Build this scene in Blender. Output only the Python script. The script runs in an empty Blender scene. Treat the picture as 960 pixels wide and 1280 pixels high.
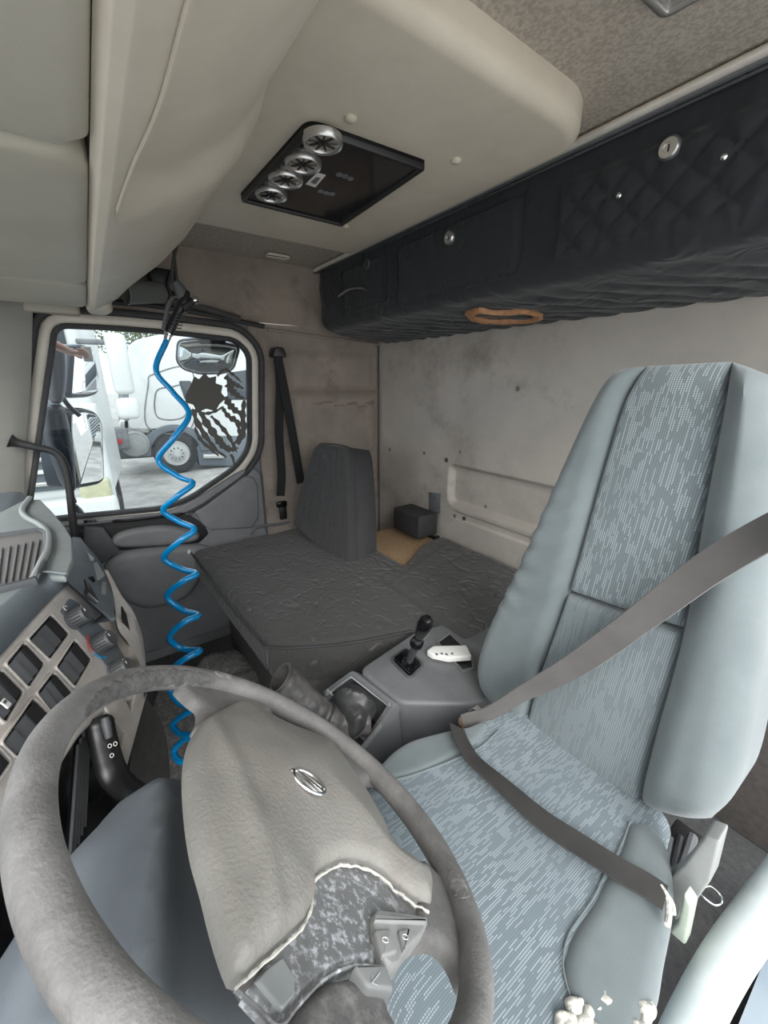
import bpy, bmesh, math, random
from mathutils import Vector as V, Matrix, noise
from mathutils.geometry import delaunay_2d_cdt
import numpy as np
random.seed(7)
S = bpy.context.scene
COL = S.collection
# ---------------------------------------------------------------- camera, world, exposure
cd = bpy.data.cameras.new('camera'); cam = bpy.data.objects.new('camera', cd); COL.objects.link(cam)
cam.location = (0, 0, 1.6); cam.rotation_euler = (1.2551,0,-2.1886)
cd.sensor_fit = 'VERTICAL'; cd.sensor_height = 36; cd.lens = 36*499/1280; cd.clip_start = .01; cd.clip_end = 300
S.camera = cam
w = bpy.data.worlds.new('sky'); S.world = w; w.use_nodes = True
nt = w.node_tree; bg = nt.nodes['Background']
tc = nt.nodes.new('ShaderNodeTexCoord'); nz_ = nt.nodes.new('ShaderNodeTexNoise'); nz_.inputs['Scale'].default_value = 2.2; nz_.inputs['Detail'].default_value = 4
cr = nt.nodes.new('ShaderNodeValToRGB'); cr.color_ramp.elements[0].color = (.80, .90, 1.0, 1); cr.color_ramp.elements[1].color = (1, 1, 1, 1)
cr.color_ramp.elements[0].position = .35; cr.color_ramp.elements[1].position = .65
nt.links.new(tc.outputs['Generated'], nz_.inputs['Vector']); nt.links.new(nz_.outputs[0], cr.inputs[0]); nt.links.new(cr.outputs[0], bg.inputs[0])
bg.inputs[1].default_value = 1.0
sd = bpy.data.lights.new('hazy_sun', 'SUN'); sun = bpy.data.objects.new('hazy_sun', sd); COL.objects.link(sun)
sd.energy = 1.2; sd.angle = math.radians(35); sd.color = (1, .98, .95)
sun.rotation_euler = V((-.75, .35, .62)).to_track_quat('Z', 'Y').to_euler(); sun['kind'] = 'structure'
S.view_settings.view_transform = 'Standard'; S.view_settings.look = 'None'; S.view_settings.gamma = 1
S.view_settings.use_curve_mapping = False; S.view_settings.exposure = 1.62

# ---------------------------------------------------------------- frames (origin, u, v, normal)
WHEEL=(V((0.316,-0.09,1.169)),V((0.9993,0,-0.0381)),V((0.0246,0.7618,0.6473)),V((0.029,-0.6478,0.7613)))
SEATB=(V((0.31,-0.68,0.85)),V((-1,0,0)),V((0,-0.1961,0.9806)),V((0,0.9806,0.1961)))
CUSH=(V((0.31,-0.4,0.9)),V((1,0,0)),V((0,0.9982,0.0599)),V((0,-0.0599,0.9982)))
SWITCH=(V((0.782,0.08,1.22)),V((0.9539,-0.3,0)),V((0.1268,0.4032,0.9063)),V((-0.2719,-0.8646,0.4226)))
PASS=(V((1.45,-0.8,0.8)),V((-0.9806,-0.1961,0)),V((0.0414,-0.2068,0.9775)),V((-0.1917,0.9585,0.2109)))
BACK=(V((0,-1.388,0)),V((-1,0,0)),V((0,0,1)),V((0,1,0)))
DOOR=(V((2,0,0)),V((0,-1,0)),V((0,0,1)),V((-1,0,0)))
HATCH=(V((0,0,2.06)),V((1,0,0)),V((0,-1,0)),V((0,0,-1)))
CAB=(V((0,-1,1.84)),V((-1,0,0)),V((0,0.1302,0.9915)),V((0,0.9915,-0.1302)))
UNDER=(V((0,-1,1.84)),V((1,0,0)),V((0,-0.9968,-0.0798)),V((0,0.0798,-0.9968)))
CONS=(V((0,0,0.84)),V((1,0,0)),V((0,1,0)),V((0,0,1)))
def fr(F, a, b, h=0): return F[0]+F[1]*a+F[2]*b+F[3]*h
def fp(F, p, h=0): return fr(F, p[0], p[1], h)
def mkframe(o, n, up=(0, 0, 1)):
    n = V(n).normalized(); u = V(up).cross(n).normalized(); return (V(o), u, n.cross(u), n)

# ---------------------------------------------------------------- materials
MATS = {}
def mat(name, c, rough=.6, metal=0, c2=None, ns=8, nd=5, lo=.35, hi=.65, bs=0, bd=.001, bscale=200, spec=.5, alpha=None, trans=0, kind=None, sheen=0, c3=None, n3=3, amt3=(.55, .75), coat=0):
    m = bpy.data.materials.new(name); m.use_nodes = True; t = m.node_tree; N = t.nodes; L = t.links
    b = N['Principled BSDF']; b.inputs['Roughness'].default_value = rough; b.inputs['Metallic'].default_value = metal
    b.inputs['Specular IOR Level'].default_value = spec; b.inputs['Transmission Weight'].default_value = trans
    b.inputs['Coat Weight'].default_value = coat
    if sheen: b.inputs['Sheen Weight'].default_value = sheen
    b.inputs['Base Color'].default_value = (*c, 1)
    g = N.new('ShaderNodeNewGeometry')
    out = None
    if c2:
        n = N.new('ShaderNodeTexNoise'); n.inputs['Scale'].default_value = ns; n.inputs['Detail'].default_value = nd; n.inputs['Roughness'].default_value = .65
        L.new(g.outputs['Position'], n.inputs['Vector'])
        r = N.new('ShaderNodeValToRGB'); r.color_ramp.elements[0].color = (*c, 1); r.color_ramp.elements[1].color = (*c2, 1)
        r.color_ramp.elements[0].position = lo; r.color_ramp.elements[1].position = hi
        L.new(n.outputs[0], r.inputs[0]); out = r.outputs[0]
    if c3:
        n = N.new('ShaderNodeTexNoise'); n.inputs['Scale'].default_value = n3; n.inputs['Detail'].default_value = 8; n.inputs['Roughness'].default_value = .7
        L.new(g.outputs['Position'], n.inputs['Vector'])
        r = N.new('ShaderNodeValToRGB'); r.color_ramp.elements[0].position = amt3[0]; r.color_ramp.elements[1].position = amt3[1]
        L.new(n.outputs[0], r.inputs[0])
        x = N.new('ShaderNodeMix'); x.data_type = 'RGBA'; L.new(r.outputs[0], x.inputs[0])
        if out: L.new(out, x.inputs[6])
        else: x.inputs[6].default_value = (*c, 1)
        x.inputs[7].default_value = (*c3, 1); out = x.outputs[2]
    if out: L.new(out, b.inputs['Base Color'])
    if bs:
        n = N.new('ShaderNodeTexNoise'); n.inputs['Scale'].default_value = bscale; n.inputs['Detail'].default_value = 4
        L.new(g.outputs['Position'], n.inputs['Vector'])
        bu = N.new('ShaderNodeBump'); bu.inputs['Strength'].default_value = bs; bu.inputs['Distance'].default_value = bd
        L.new(n.outputs[0], bu.inputs['Height']); L.new(bu.outputs[0], b.inputs['Normal'])
    MATS[name] = m; return m
def emit(name, c, s):
    m = bpy.data.materials.new(name); m.use_nodes = True; b = m.node_tree.nodes['Principled BSDF']
    b.inputs['Emission Color'].default_value = (*c, 1); b.inputs['Emission Strength'].default_value = s; return m
cream = mat('cream_plastic', (.66, .60, .50), .5, c2=(.58, .525, .43), ns=5, bs=.15, bscale=600, c3=(.50, .44, .36), n3=2.2)
creamd = mat('visor_vinyl', (.50, .475, .40), .6, c2=(.44, .41, .34), ns=4, bs=.25, bscale=900)
paint = mat('cream_paint', (.62, .58, .50), .35, c2=(.5, .46, .4), ns=12, lo=.45, hi=.8)
headl = mat('headliner_cloth', (.50, .445, .38), .95, c2=(.36, .32, .27), ns=130, nd=3, lo=.4, hi=.6, bs=.5, bscale=400, bd=.002)
wallm = mat('grubby_cab_metal', (.50, .46, .41), .6, c2=(.41, .375, .33), ns=3.5, c3=(.20, .165, .135), n3=2.4, amt3=(.52, .78), bs=.15, bscale=250)
wallf = mat('brown_stained_lining', (.34, .285, .24), .8, c2=(.24, .2, .17), ns=3, c3=(.13, .10, .085), n3=4, amt3=(.52, .75), bs=.2, bscale=200)
stain = mat('dark_rust_stain', (.16, .125, .105), .85, c2=(.24, .195, .165), ns=30)
black = mat('black_plastic', (.012, .012, .013), .38, bs=.05, bscale=500)
gloss = mat('black_gloss', (.006, .006, .007), .12)
rubber = mat('black_rubber_seal', (.02, .021, .023), .6, c2=(.035, .035, .035), ns=20)
dgrey = mat('dark_grey_plastic', (.085, .09, .095), .5, c2=(.06, .064, .068), ns=10, bs=.25, bscale=900)
mgrey = mat('mid_grey_plastic', (.17, .175, .18), .5, c2=(.13, .135, .14), ns=8, bs=.25, bscale=900)
doorg = mat('door_card_plastic', (.20, .205, .21), .55, c2=(.16, .165, .17), ns=7, bs=.2, bscale=700)
dashg = mat('dash_blue_grey_plastic', (.13, .15, .165), .5, c2=(.10, .118, .132), ns=9, bs=.3, bscale=1100)
dasht = mat('dash_top_grey_plastic', (.24, .265, .26), .55, c2=(.2, .22, .22), ns=12, bs=.2, bscale=900)
bezel = mat('silver_beige_trim', (.60, .565, .53), .42, metal=.15, c2=(.50, .465, .43), ns=25, c3=(.38, .33, .29), n3=9, amt3=(.55, .8))
silver = mat('satin_silver', (.62, .62, .61), .3, metal=.9)
chrome = mat('chrome', (.8, .8, .8), .12, metal=1)
alum = mat('aluminium_rail', (.88, .84, .76), .35, metal=.3, c2=(.75, .71, .64), ns=30)
rimm = mat('worn_wheel_rubber', (.21, .203, .195), .62, c2=(.125, .12, .115), ns=14, nd=7, lo=.35, hi=.62, bs=.5, bscale=350, bd=.0015, c3=(.29, .28, .265), n3=9, amt3=(.55, .8))
silt2 = None
scuff = mat('peeling_wheel_patch', (.07, .068, .066), .75, c2=(.14, .135, .13), ns=90, bs=.6, bscale=300, bd=.002)
cover = mat('wheel_pad_vinyl', (.265, .255, .23), .5, c2=(.22, .21, .19), ns=9, bs=.5, bscale=260, bd=.0018, c3=(.31, .27, .235), n3=5)
silt = mat('scratched_silver_trim', (.22, .225, .225), .4, metal=.2, c2=(.60, .61, .64), ns=150, nd=9, lo=.50, hi=.62, c3=(.16, .155, .15), n3=15, amt3=(.5, .7))
dusty = mat('dusty_grey_rubber', (.15, .145, .14), .85, c2=(.3, .29, .28), ns=60, nd=8, lo=.45, hi=.7, bs=.6, bscale=200, bd=.002)
colm = mat('column_shroud_plastic', (.14, .158, .175), .45, c2=(.12, .135, .15), ns=12, c3=(.18, .2, .21), n3=6, bs=.2, bscale=1300)
plain = mat('teal_grey_velour', (.148, .174, .178), .85, c2=(.122, .146, .150), ns=10, bs=.4, bscale=1400, sheen=.35)
darkc = mat('charcoal_board', (.05, .048, .046), .85, c2=(.075, .07, .066), ns=30)
carpet = mat('dark_floor_carpet', (.055, .056, .058), .95, c2=(.09, .09, .09), ns=60, bs=.7, bscale=500, bd=.004, c3=(.16, .155, .14), n3=6, amt3=(.55, .85))
carpb = mat('brown_bulkhead_carpet', (.075, .065, .058), .95, c2=(.05, .045, .042), ns=50, bs=.6, bscale=500, bd=.003)
wood = mat('chipboard_tan', (.50, .34, .20), .7, c2=(.40, .265, .15), ns=60)
tan = mat('tan_leather_trim', (.50, .25, .12), .6, c2=(.34, .17, .085), ns=60)
leather = mat('black_soft_leather', (.03, .03, .031), .42, c2=(.06, .06, .06), ns=30, bs=.4, bscale=150, bd=.002)
bootg = mat('dusty_black_leather', (.075, .07, .068), .45, c2=(.12, .115, .11), ns=25, bs=.4, bscale=140, bd=.002)
beltm = mat('grey_belt_webbing', (.098, .090, .085), .6, c2=(.075, .069, .065), ns=14, sheen=.3)
beltd = mat('black_belt_webbing', (.012, .012, .012), .85)
blue = mat('blue_air_hose', (.0, .27, .62), .22, coat=.5)
sage = mat('pale_green_plastic', (.40, .45, .38), .5, c2=(.32, .36, .30), ns=20)
foam = mat('torn_pale_foam', (.72, .70, .62), .95, c2=(.45, .44, .40), ns=70, bs=.8, bscale=120, bd=.004)
white = mat('white_plastic', (.75, .75, .72), .45)
navy = mat('navy_mirror_housing', (.02, .03, .048), .3, c2=(.03, .042, .06), ns=8)
mirror = mat('mirror_glass', (.85, .87, .88), .02, metal=1)
tubem = mat('pale_grab_rail', (.52, .57, .56), .4, c2=(.44, .48, .48), ns=15)
blued = mat('blue_grey_door_trim', (.13, .17, .20), .5, c2=(.17, .21, .25), ns=5)
cup = mat('grey_green_cup', (.14, .15, .14), .5)
skin = mat('skin', (.55, .33, .26), .5)
tread = mat('tyre_rubber', (.03, .032, .035), .8)
twhite = mat('white_truck_paint', (.62, .64, .64), .3, c2=(.56, .58, .58), ns=2)
tgrey = mat('grey_chassis', (.11, .12, .13), .6, c2=(.2, .21, .22), ns=6)
tdark = mat('dark_blue_grey_truck', (.10, .12, .14), .45)
tglass = mat('tinted_truck_glass', (.03, .04, .05), .08)
lampm = mat('yellowed_headlamp', (.50, .50, .34), .2, c2=(.35, .36, .25), ns=8)
redm = mat('red_lamp', (.45, .03, .04), .3)
ground = mat('wet_gravel_yard', (.46, .45, .43), .75, c2=(.30, .29, .28), ns=1.6, nd=10, lo=.4, hi=.6, bs=.6, bscale=6, bd=.03, c3=(.42, .41, .39), n3=.3)
leafm = mat('tree_leaf', (.10, .15, .07), .6, c2=(.16, .2, .12), ns=3)
bark = mat('bark', (.12, .10, .08), .9)
gm = bpy.data.materials.new('tinted_dimming_glass'); gm.use_nodes = True
t = gm.node_tree; t.nodes.remove(t.nodes['Principled BSDF']); o_ = t.nodes['Material Output']
tr = t.nodes.new('ShaderNodeBsdfTransparent'); tr.inputs[0].default_value = (.54, .58, .58, 1)  # grey tint set to dim the bright view outside
gl = t.nodes.new('ShaderNodeBsdfGlossy'); gl.inputs['Roughness'].default_value = .02; gl.inputs[0].default_value = (.9, .95, 1, 1)
mx = t.nodes.new('ShaderNodeMixShader'); fz = t.nodes.new('ShaderNodeFresnel'); fz.inputs[0].default_value = 1.35
t.links.new(fz.outputs[0], mx.inputs[0]); t.links.new(tr.outputs[0], mx.inputs[1]); t.links.new(gl.outputs[0], mx.inputs[2]); t.links.new(mx.outputs[0], o_.inputs[0])
glass = gm

def crinkle(name, c, cl, scale=26, strength=.6, dist=.006, quilt=None):
    """crumpled, machine washed cotton: ridged creases in relief and paler colour along the same ridges"""
    m = bpy.data.materials.new(name); m.use_nodes = True; t = m.node_tree; N = t.nodes; L = t.links; b = N['Principled BSDF']
    b.inputs['Roughness'].default_value = .9; b.inputs['Sheen Weight'].default_value = .15
    g = N.new('ShaderNodeNewGeometry')
    n1 = N.new('ShaderNodeTexNoise'); n1.inputs['Scale'].default_value = scale; n1.inputs['Detail'].default_value = 5; n1.inputs['Distortion'].default_value = 1.6
    n1.noise_type = 'RIDGED_MULTIFRACTAL'
    L.new(g.outputs['Position'], n1.inputs['Vector'])
    r = N.new('ShaderNodeValToRGB'); r.color_ramp.elements[0].position = .45; r.color_ramp.elements[1].position = 1.0
    r.color_ramp.elements[0].color = (*c, 1); r.color_ramp.elements[1].color = (*cl, 1)  # crease ridges coloured paler by the noise that raises them
    L.new(n1.outputs[0], r.inputs[0]); L.new(r.outputs[0], b.inputs['Base Color'])
    bu = N.new('ShaderNodeBump'); bu.inputs['Strength'].default_value = strength; bu.inputs['Distance'].default_value = dist
    L.new(n1.outputs[0], bu.inputs['Height']); L.new(bu.outputs[0], b.inputs['Normal']); return m
matt = crinkle('crumpled_charcoal_cotton', (.050, .049, .047), (.21, .205, .198), 17, 1.0, .012)
locker = crinkle('crumpled_black_cotton', (.020, .023, .027), (.042, .048, .055), 14, .8, .009)
passm = crinkle('quilted_charcoal_cotton', (.045, .044, .044), (.10, .098, .096), 24, .8, .006)
passs = mat('smooth_charcoal_side_cloth', (.042, .042, .045), .7, c2=(.03, .03, .032), ns=8, bs=.3, bscale=600)

def pattern(name, base, mid, light, p=.0038, axis=1, run=5, thr=.5, dots=.72, fade=10):
    """woven seat cloth: little pale stitches in broken runs (uv is in metres on the cloth); axis = direction of the runs"""
    m = bpy.data.materials.new(name); m.use_nodes = True; t = m.node_tree; N = t.nodes; L = t.links; b = N['Principled BSDF']
    b.inputs['Roughness'].default_value = .85; b.inputs['Sheen Weight'].default_value = .3
    uv = N.new('ShaderNodeUVMap'); uv.uv_map = 'UVMap'; sp = N.new('ShaderNodeSeparateXYZ'); L.new(uv.outputs[0], sp.inputs[0])
    def M(op, a, c=None, d=None):
        n = N.new('ShaderNodeMath'); n.operation = op
        for i, x in enumerate((a, c, d)):
            if x is None: continue
            if isinstance(x, (int, float)): n.inputs[i].default_value = x
            else: L.new(x, n.inputs[i])
        return n.outputs[0]
    X = M('DIVIDE', sp.outputs[1-axis], p); Y = M('DIVIDE', sp.outputs[axis], p)
    col = M('FLOOR', X); w1 = N.new('ShaderNodeTexWhiteNoise'); w1.noise_dimensions = '1D'; L.new(col, w1.inputs['W'])
    off = M('MULTIPLY', w1.outputs[0], 9.0); cell = M('FLOOR', M('DIVIDE', M('FLOOR', M('ADD', Y, off)), run))
    cb = N.new('ShaderNodeCombineXYZ'); L.new(col, cb.inputs[0]); L.new(cell, cb.inputs[1])
    w2 = N.new('ShaderNodeTexWhiteNoise'); w2.noise_dimensions = '2D'; L.new(cb.outputs[0], w2.inputs['Vector'])
    # neighbouring runs clump into blocks
    cb3 = N.new('ShaderNodeCombineXYZ'); L.new(M('FLOOR', M('DIVIDE', X, 4)), cb3.inputs[0]); L.new(M('FLOOR', M('DIVIDE', Y, 7)), cb3.inputs[1])
    w3 = N.new('ShaderNodeTexWhiteNoise'); w3.noise_dimensions = '2D'; L.new(cb3.outputs[0], w3.inputs['Vector'])
    on = M('GREATER_THAN', M('ADD', w2.outputs[0], M('MULTIPLY', w3.outputs[0], .3)), thr+.16)
    fx = M('COMPARE', M('FRACT', X), .5, dots/2*.85); fy = M('COMPARE', M('FRACT', Y), .5, dots/2); dot = M('MULTIPLY', fx, fy)
    n = N.new('ShaderNodeTexNoise'); n.inputs['Scale'].default_value = fade; n.inputs['Detail'].default_value = 2; L.new(uv.outputs[0], n.inputs['Vector'])
    r2 = N.new('ShaderNodeValToRGB'); r2.color_ramp.elements[0].position = .25; r2.color_ramp.elements[1].position = .65; r2.color_ramp.elements[0].color = (.45, .45, .45, 1); L.new(n.outputs[0], r2.inputs[0])
    mu = M('MULTIPLY', M('MULTIPLY', dot, on), r2.outputs[0])
    x1 = N.new('ShaderNodeMix'); x1.data_type = 'RGBA'; x1.inputs[6].default_value = (*base, 1); x1.inputs[7].default_value = (*mid, 1); L.new(fx, x1.inputs[0])
    x2 = N.new('ShaderNodeMix'); x2.data_type = 'RGBA'; L.new(mu, x2.inputs[0]); L.new(x1.outputs[2], x2.inputs[6]); x2.inputs[7].default_value = (*light, 1)
    L.new(x2.outputs[2], b.inputs['Base Color'])
    bu = N.new('ShaderNodeBump'); bu.inputs['Strength'].default_value = .35; bu.inputs['Distance'].default_value = .0006; L.new(mu, bu.inputs['Height']); L.new(bu.outputs[0], b.inputs['Normal']); return m
patb = pattern('woven_dash_cloth_back', (.105, .128, .135), (.145, .175, .185), (.30, .345, .36), p=.0038, run=5, thr=.46)
patl = pattern('woven_fine_cloth', (.115, .138, .145), (.15, .178, .188), (.22, .255, .265), p=.0034, run=9, thr=.35, fade=4)
pats = pattern('woven_dash_cloth_seat', (.120, .150, .168), (.150, .186, .204), (.32, .375, .40), p=.0029, run=6, thr=.50)

# ---------------------------------------------------------------- object helpers
OFF = {}
def thing(name, label, cat, loc=(0, 0, 0), group=None, kind=None):
    o = bpy.data.objects.new(name, None); COL.objects.link(o); o.location = loc; o.empty_display_size = .05
    o['label'] = label; o['category'] = cat
    if group: o['group'] = group
    if kind: o['kind'] = kind
    OFF[o.name] = V(loc); return o
def tag(o, label, cat, group=None):
    o['label'] = label; o['category'] = cat
    if group: o['group'] = group
    return o
def obj(name, verts, faces, m, parent=None, smooth=True, uvs=None, bevel=0, sub=0, label=None, kind=None, seg=3, ang=40):
    off = V((0, 0, 0))
    if parent: off = OFF[parent.name]
    else:
        mn = [min(v[i] for v in verts) for i in range(3)]; mxx = [max(v[i] for v in verts) for i in range(3)]
        off = V(((mn[0]+mxx[0])/2, (mn[1]+mxx[1])/2, mn[2]))
    me = bpy.data.meshes.new(name); me.from_pydata([tuple(V(v)-off) for v in verts], [], faces)
    bm = bmesh.new(); bm.from_mesh(me); bmesh.ops.recalc_face_normals(bm, faces=bm.faces); bm.to_mesh(me); bm.free()
    if uvs:
        ul = me.uv_layers.new(name='UVMap')
        for l in me.loops: ul.data[l.index].uv = uvs[l.vertex_index]
    me.materials.append(m)
    o = bpy.data.objects.new(name, me); COL.objects.link(o)
    if parent: o.parent = parent; OFF[o.name] = off
    else: o.location = off; OFF[o.name] = off
    if smooth:
        me.polygons.foreach_set('use_smooth', [True]*len(me.polygons))
        if bevel or ang: me.set_sharp_from_angle(angle=math.radians(ang))
    if bevel:
        b = o.modifiers.new('bevel', 'BEVEL'); b.width = bevel; b.segments = seg; b.limit_method = 'ANGLE'; b.angle_limit = math.radians(35); b.harden_normals = False
        me.polygons.foreach_set('use_smooth', [True]*len(me.polygons))
        if hasattr(me, 'attributes') and 'sharp_edge' in me.attributes: me.attributes.remove(me.attributes['sharp_edge'])
    if sub: s = o.modifiers.new('sub', 'SUBSURF'); s.levels = sub; s.render_levels = sub
    if label: o['label'] = label
    if kind: o['kind'] = kind
    return o
def crv(pts, n, closed=False):
    P = [V(p) if len(p) == 3 else V((p[0], p[1], 0)) for p in pts]; m = len(P); out = []
    segs = m if closed else m-1
    for i in range(segs):
        p1, p2 = P[i], P[(i+1) % m]
        p0 = P[(i-1) % m] if (closed or i > 0) else p1*2-p2
        p3 = P[(i+2) % m] if (closed or i+2 < m) else p2*2-p1
        K = 24
        for k in range(K):
            s = k/K; out.append(.5*((2*p1)+(p2-p0)*s+(2*p0-5*p1+4*p2-p3)*s*s+(3*p1-p0-3*p2+p3)*s**3))
    if not closed: out.append(P[-1])
    return resample(out, n, closed)
def resample(P, n, closed=False):
    P = [V(p) if len(p) == 3 else V((p[0], p[1], 0)) for p in P]
    Q = P+[P[0]] if closed else P
    d = [0]
    for a, b in zip(Q, Q[1:]): d.append(d[-1]+(b-a).length)
    T = d[-1]; out = []; j = 0; cnt = n if closed else n-1
    for k in range(n):
        x = T*k/cnt
        while j < len(d)-2 and d[j+1] < x: j += 1
        s = (x-d[j])/max(d[j+1]-d[j], 1e-9); out.append(Q[j].lerp(Q[j+1], min(max(s, 0), 1)))
    return out
def rnd(poly, r, n=5):
    """2D polygon with rounded corners"""
    out = []; m = len(poly)
    rr = r if isinstance(r, (list, tuple)) else [r]*m
    for i in range(m):
        p = V((*poly[i][:2], 0)); a = V((*poly[i-1][:2], 0)); b = V((*poly[(i+1) % m][:2], 0))
        q = min(rr[i], (a-p).length*.45, (b-p).length*.45); s = p+(a-p).normalized()*q; e = p+(b-p).normalized()*q
        for k in range(n+1):
            t = k/n; out.append(s*(1-t)**2+p*2*t*(1-t)+e*t*t)
    return [(v.x, v.y) for v in out]
def offset(poly, d):
    m = len(poly); out = []; A = sum(poly[i][0]*poly[(i+1) % m][1]-poly[(i+1) % m][0]*poly[i][1] for i in range(m))
    sg = 1 if A > 0 else -1
    for i in range(m):
        a = V((*poly[i-1][:2],)); p = V((*poly[i][:2],)); b = V((*poly[(i+1) % m][:2],))
        e1 = (p-a); e2 = (b-p)
        n1 = V((e1.y, -e1.x))*sg; n2 = V((e2.y, -e2.x))*sg
        nn = (n1.normalized() if n1.length else n1)+(n2.normalized() if n2.length else n2)
        if nn.length < 1e-6: nn = n2
        nn.normalize(); out.append(tuple(p+nn*d))
    return out
def grid(rows, closedu=False, closedv=False):
    nv = len(rows); nu = len(rows[0]); v = [p for r in rows for p in r]; f = []
    for j in range(nv if closedv else nv-1):
        for i in range(nu if closedu else nu-1):
            a = j*nu+i; b = j*nu+(i+1) % nu; j2 = (j+1) % nv; f.append((a, b, j2*nu+(i+1) % nu, j2*nu+i))
    return v, f
def loft(name, rings, m, parent=None, closed=True, caps=True, **k):
    v, f = grid(rings, closedu=closed); n = len(rings[0])
    if caps and closed: f.append(tuple(range(n))[::-1]); f.append(tuple((len(rings)-1)*n+i for i in range(n)))
    return obj(name, v, f, m, parent, **k)
def tubeg(pts, r, n=8, closed=False, flat=1, up=None):
    P = [V(p) for p in pts]; R = r if isinstance(r, (list, tuple)) else [r]*len(P); rings = []; m = len(P); prev = None
    for i in range(m):
        a = P[i-1] if (i > 0 or closed) else P[i]; b = P[(i+1) % m] if (i < m-1 or closed) else P[i]
        T = (b-a).normalized()
        if up: x = V(up).cross(T).normalized()
        elif prev is None: x = T.cross(V((0, 0, 1)) if abs(T.z) < .9 else V((1, 0, 0))).normalized()
        else: x = (prev-T*prev.dot(T)).normalized()
        prev = x; y = T.cross(x)
        rings.append([P[i]+x*R[i]*math.cos(2*math.pi*k/n)+y*R[i]*flat*math.sin(2*math.pi*k/n) for k in range(n)])
    return rings
def tube(name, pts, r, m, parent=None, n=8, closed=False, flat=1, up=None, **k):
    rings = tubeg(pts, r, n, closed, flat, up); v, f = grid(rings, closedu=True, closedv=closed)
    if not closed: f.append(tuple(range(n))[::-1]); f.append(tuple((len(rings)-1)*n+i for i in range(n)))
    return obj(name, v, f, m, parent, **k)
def prism(name, poly, F, h0, h1, m, parent=None, bevel=.003, **k):
    n = len(poly); v = [fr(F, p[0], p[1], h0) for p in poly]+[fr(F, p[0], p[1], h1) for p in poly]
    f = [tuple(range(n)), tuple(range(2*n-1, n-1, -1))]+[(i, (i+1) % n, n+(i+1) % n, n+i) for i in range(n)]
    return obj(name, v, f, m, parent, bevel=bevel, **k)
def plate(name, poly, F, h0, h1, m, parent=None, edge=.004, seg=4, **k):
    """flat slab on a frame with a rounded front edge; n-gon front"""
    n = len(poly); rings = [[fr(F, p[0], p[1], h0) for p in poly]]
    for s in range(seg+1):
        a = math.pi/2*s/seg; q = offset(poly, -edge*(1-math.cos(a))); rings.append([fr(F, p[0], p[1], h1-edge+edge*math.sin(a)) for p in q])
    v, f = grid(rings, closedu=True); L = len(rings)*n
    f.append(tuple(range(L-n, L))); f.append(tuple(range(n))[::-1]); return obj(name, v, f, m, parent, **k)
def ringp(name, inner, outer, F, h0, h1, m, parent=None, crown=.004, **k):
    """moulding that follows a closed outline between two offsets"""
    n = len(inner); rows = []
    for s, h in ((0, h0), (0, h1-crown), (.12, h1), (.5, h1+crown*.4), (.88, h1), (1, h1-crown), (1, h0)):
        rows.append([fr(F, inner[i][0]*(1-s)+outer[i][0]*s, inner[i][1]*(1-s)+outer[i][1]*s, h) for i in range(n)])
    v, f = grid(rows, closedu=True, closedv=True); return obj(name, v, f, m, parent, **k)
def odist(q, P):
    a = P; b = np.roll(P, -1, 0); ab = b-a; L2 = np.maximum((ab*ab).sum(1), 1e-12); out = np.empty(len(q))
    for i in range(0, len(q), 400):
        x = q[i:i+400, None, :]; t = np.clip(((x-a)*ab).sum(2)/L2, 0, 1); out[i:i+400] = np.sqrt((((a+ab*t[..., None])-x)**2).sum(2).min(1))
    return out
def inside(q, P):
    a = P; b = np.roll(P, -1, 0); c = np.zeros(len(q), bool)
    for (x0, y0), (x1, y1) in zip(a, b):
        if y0 == y1: continue
        c ^= ((y0 > q[:, 1]) != (y1 > q[:, 1])) & (q[:, 0] < (x1-x0)*(q[:, 1]-y0)/(y1-y0)+x0)
    return c
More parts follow.
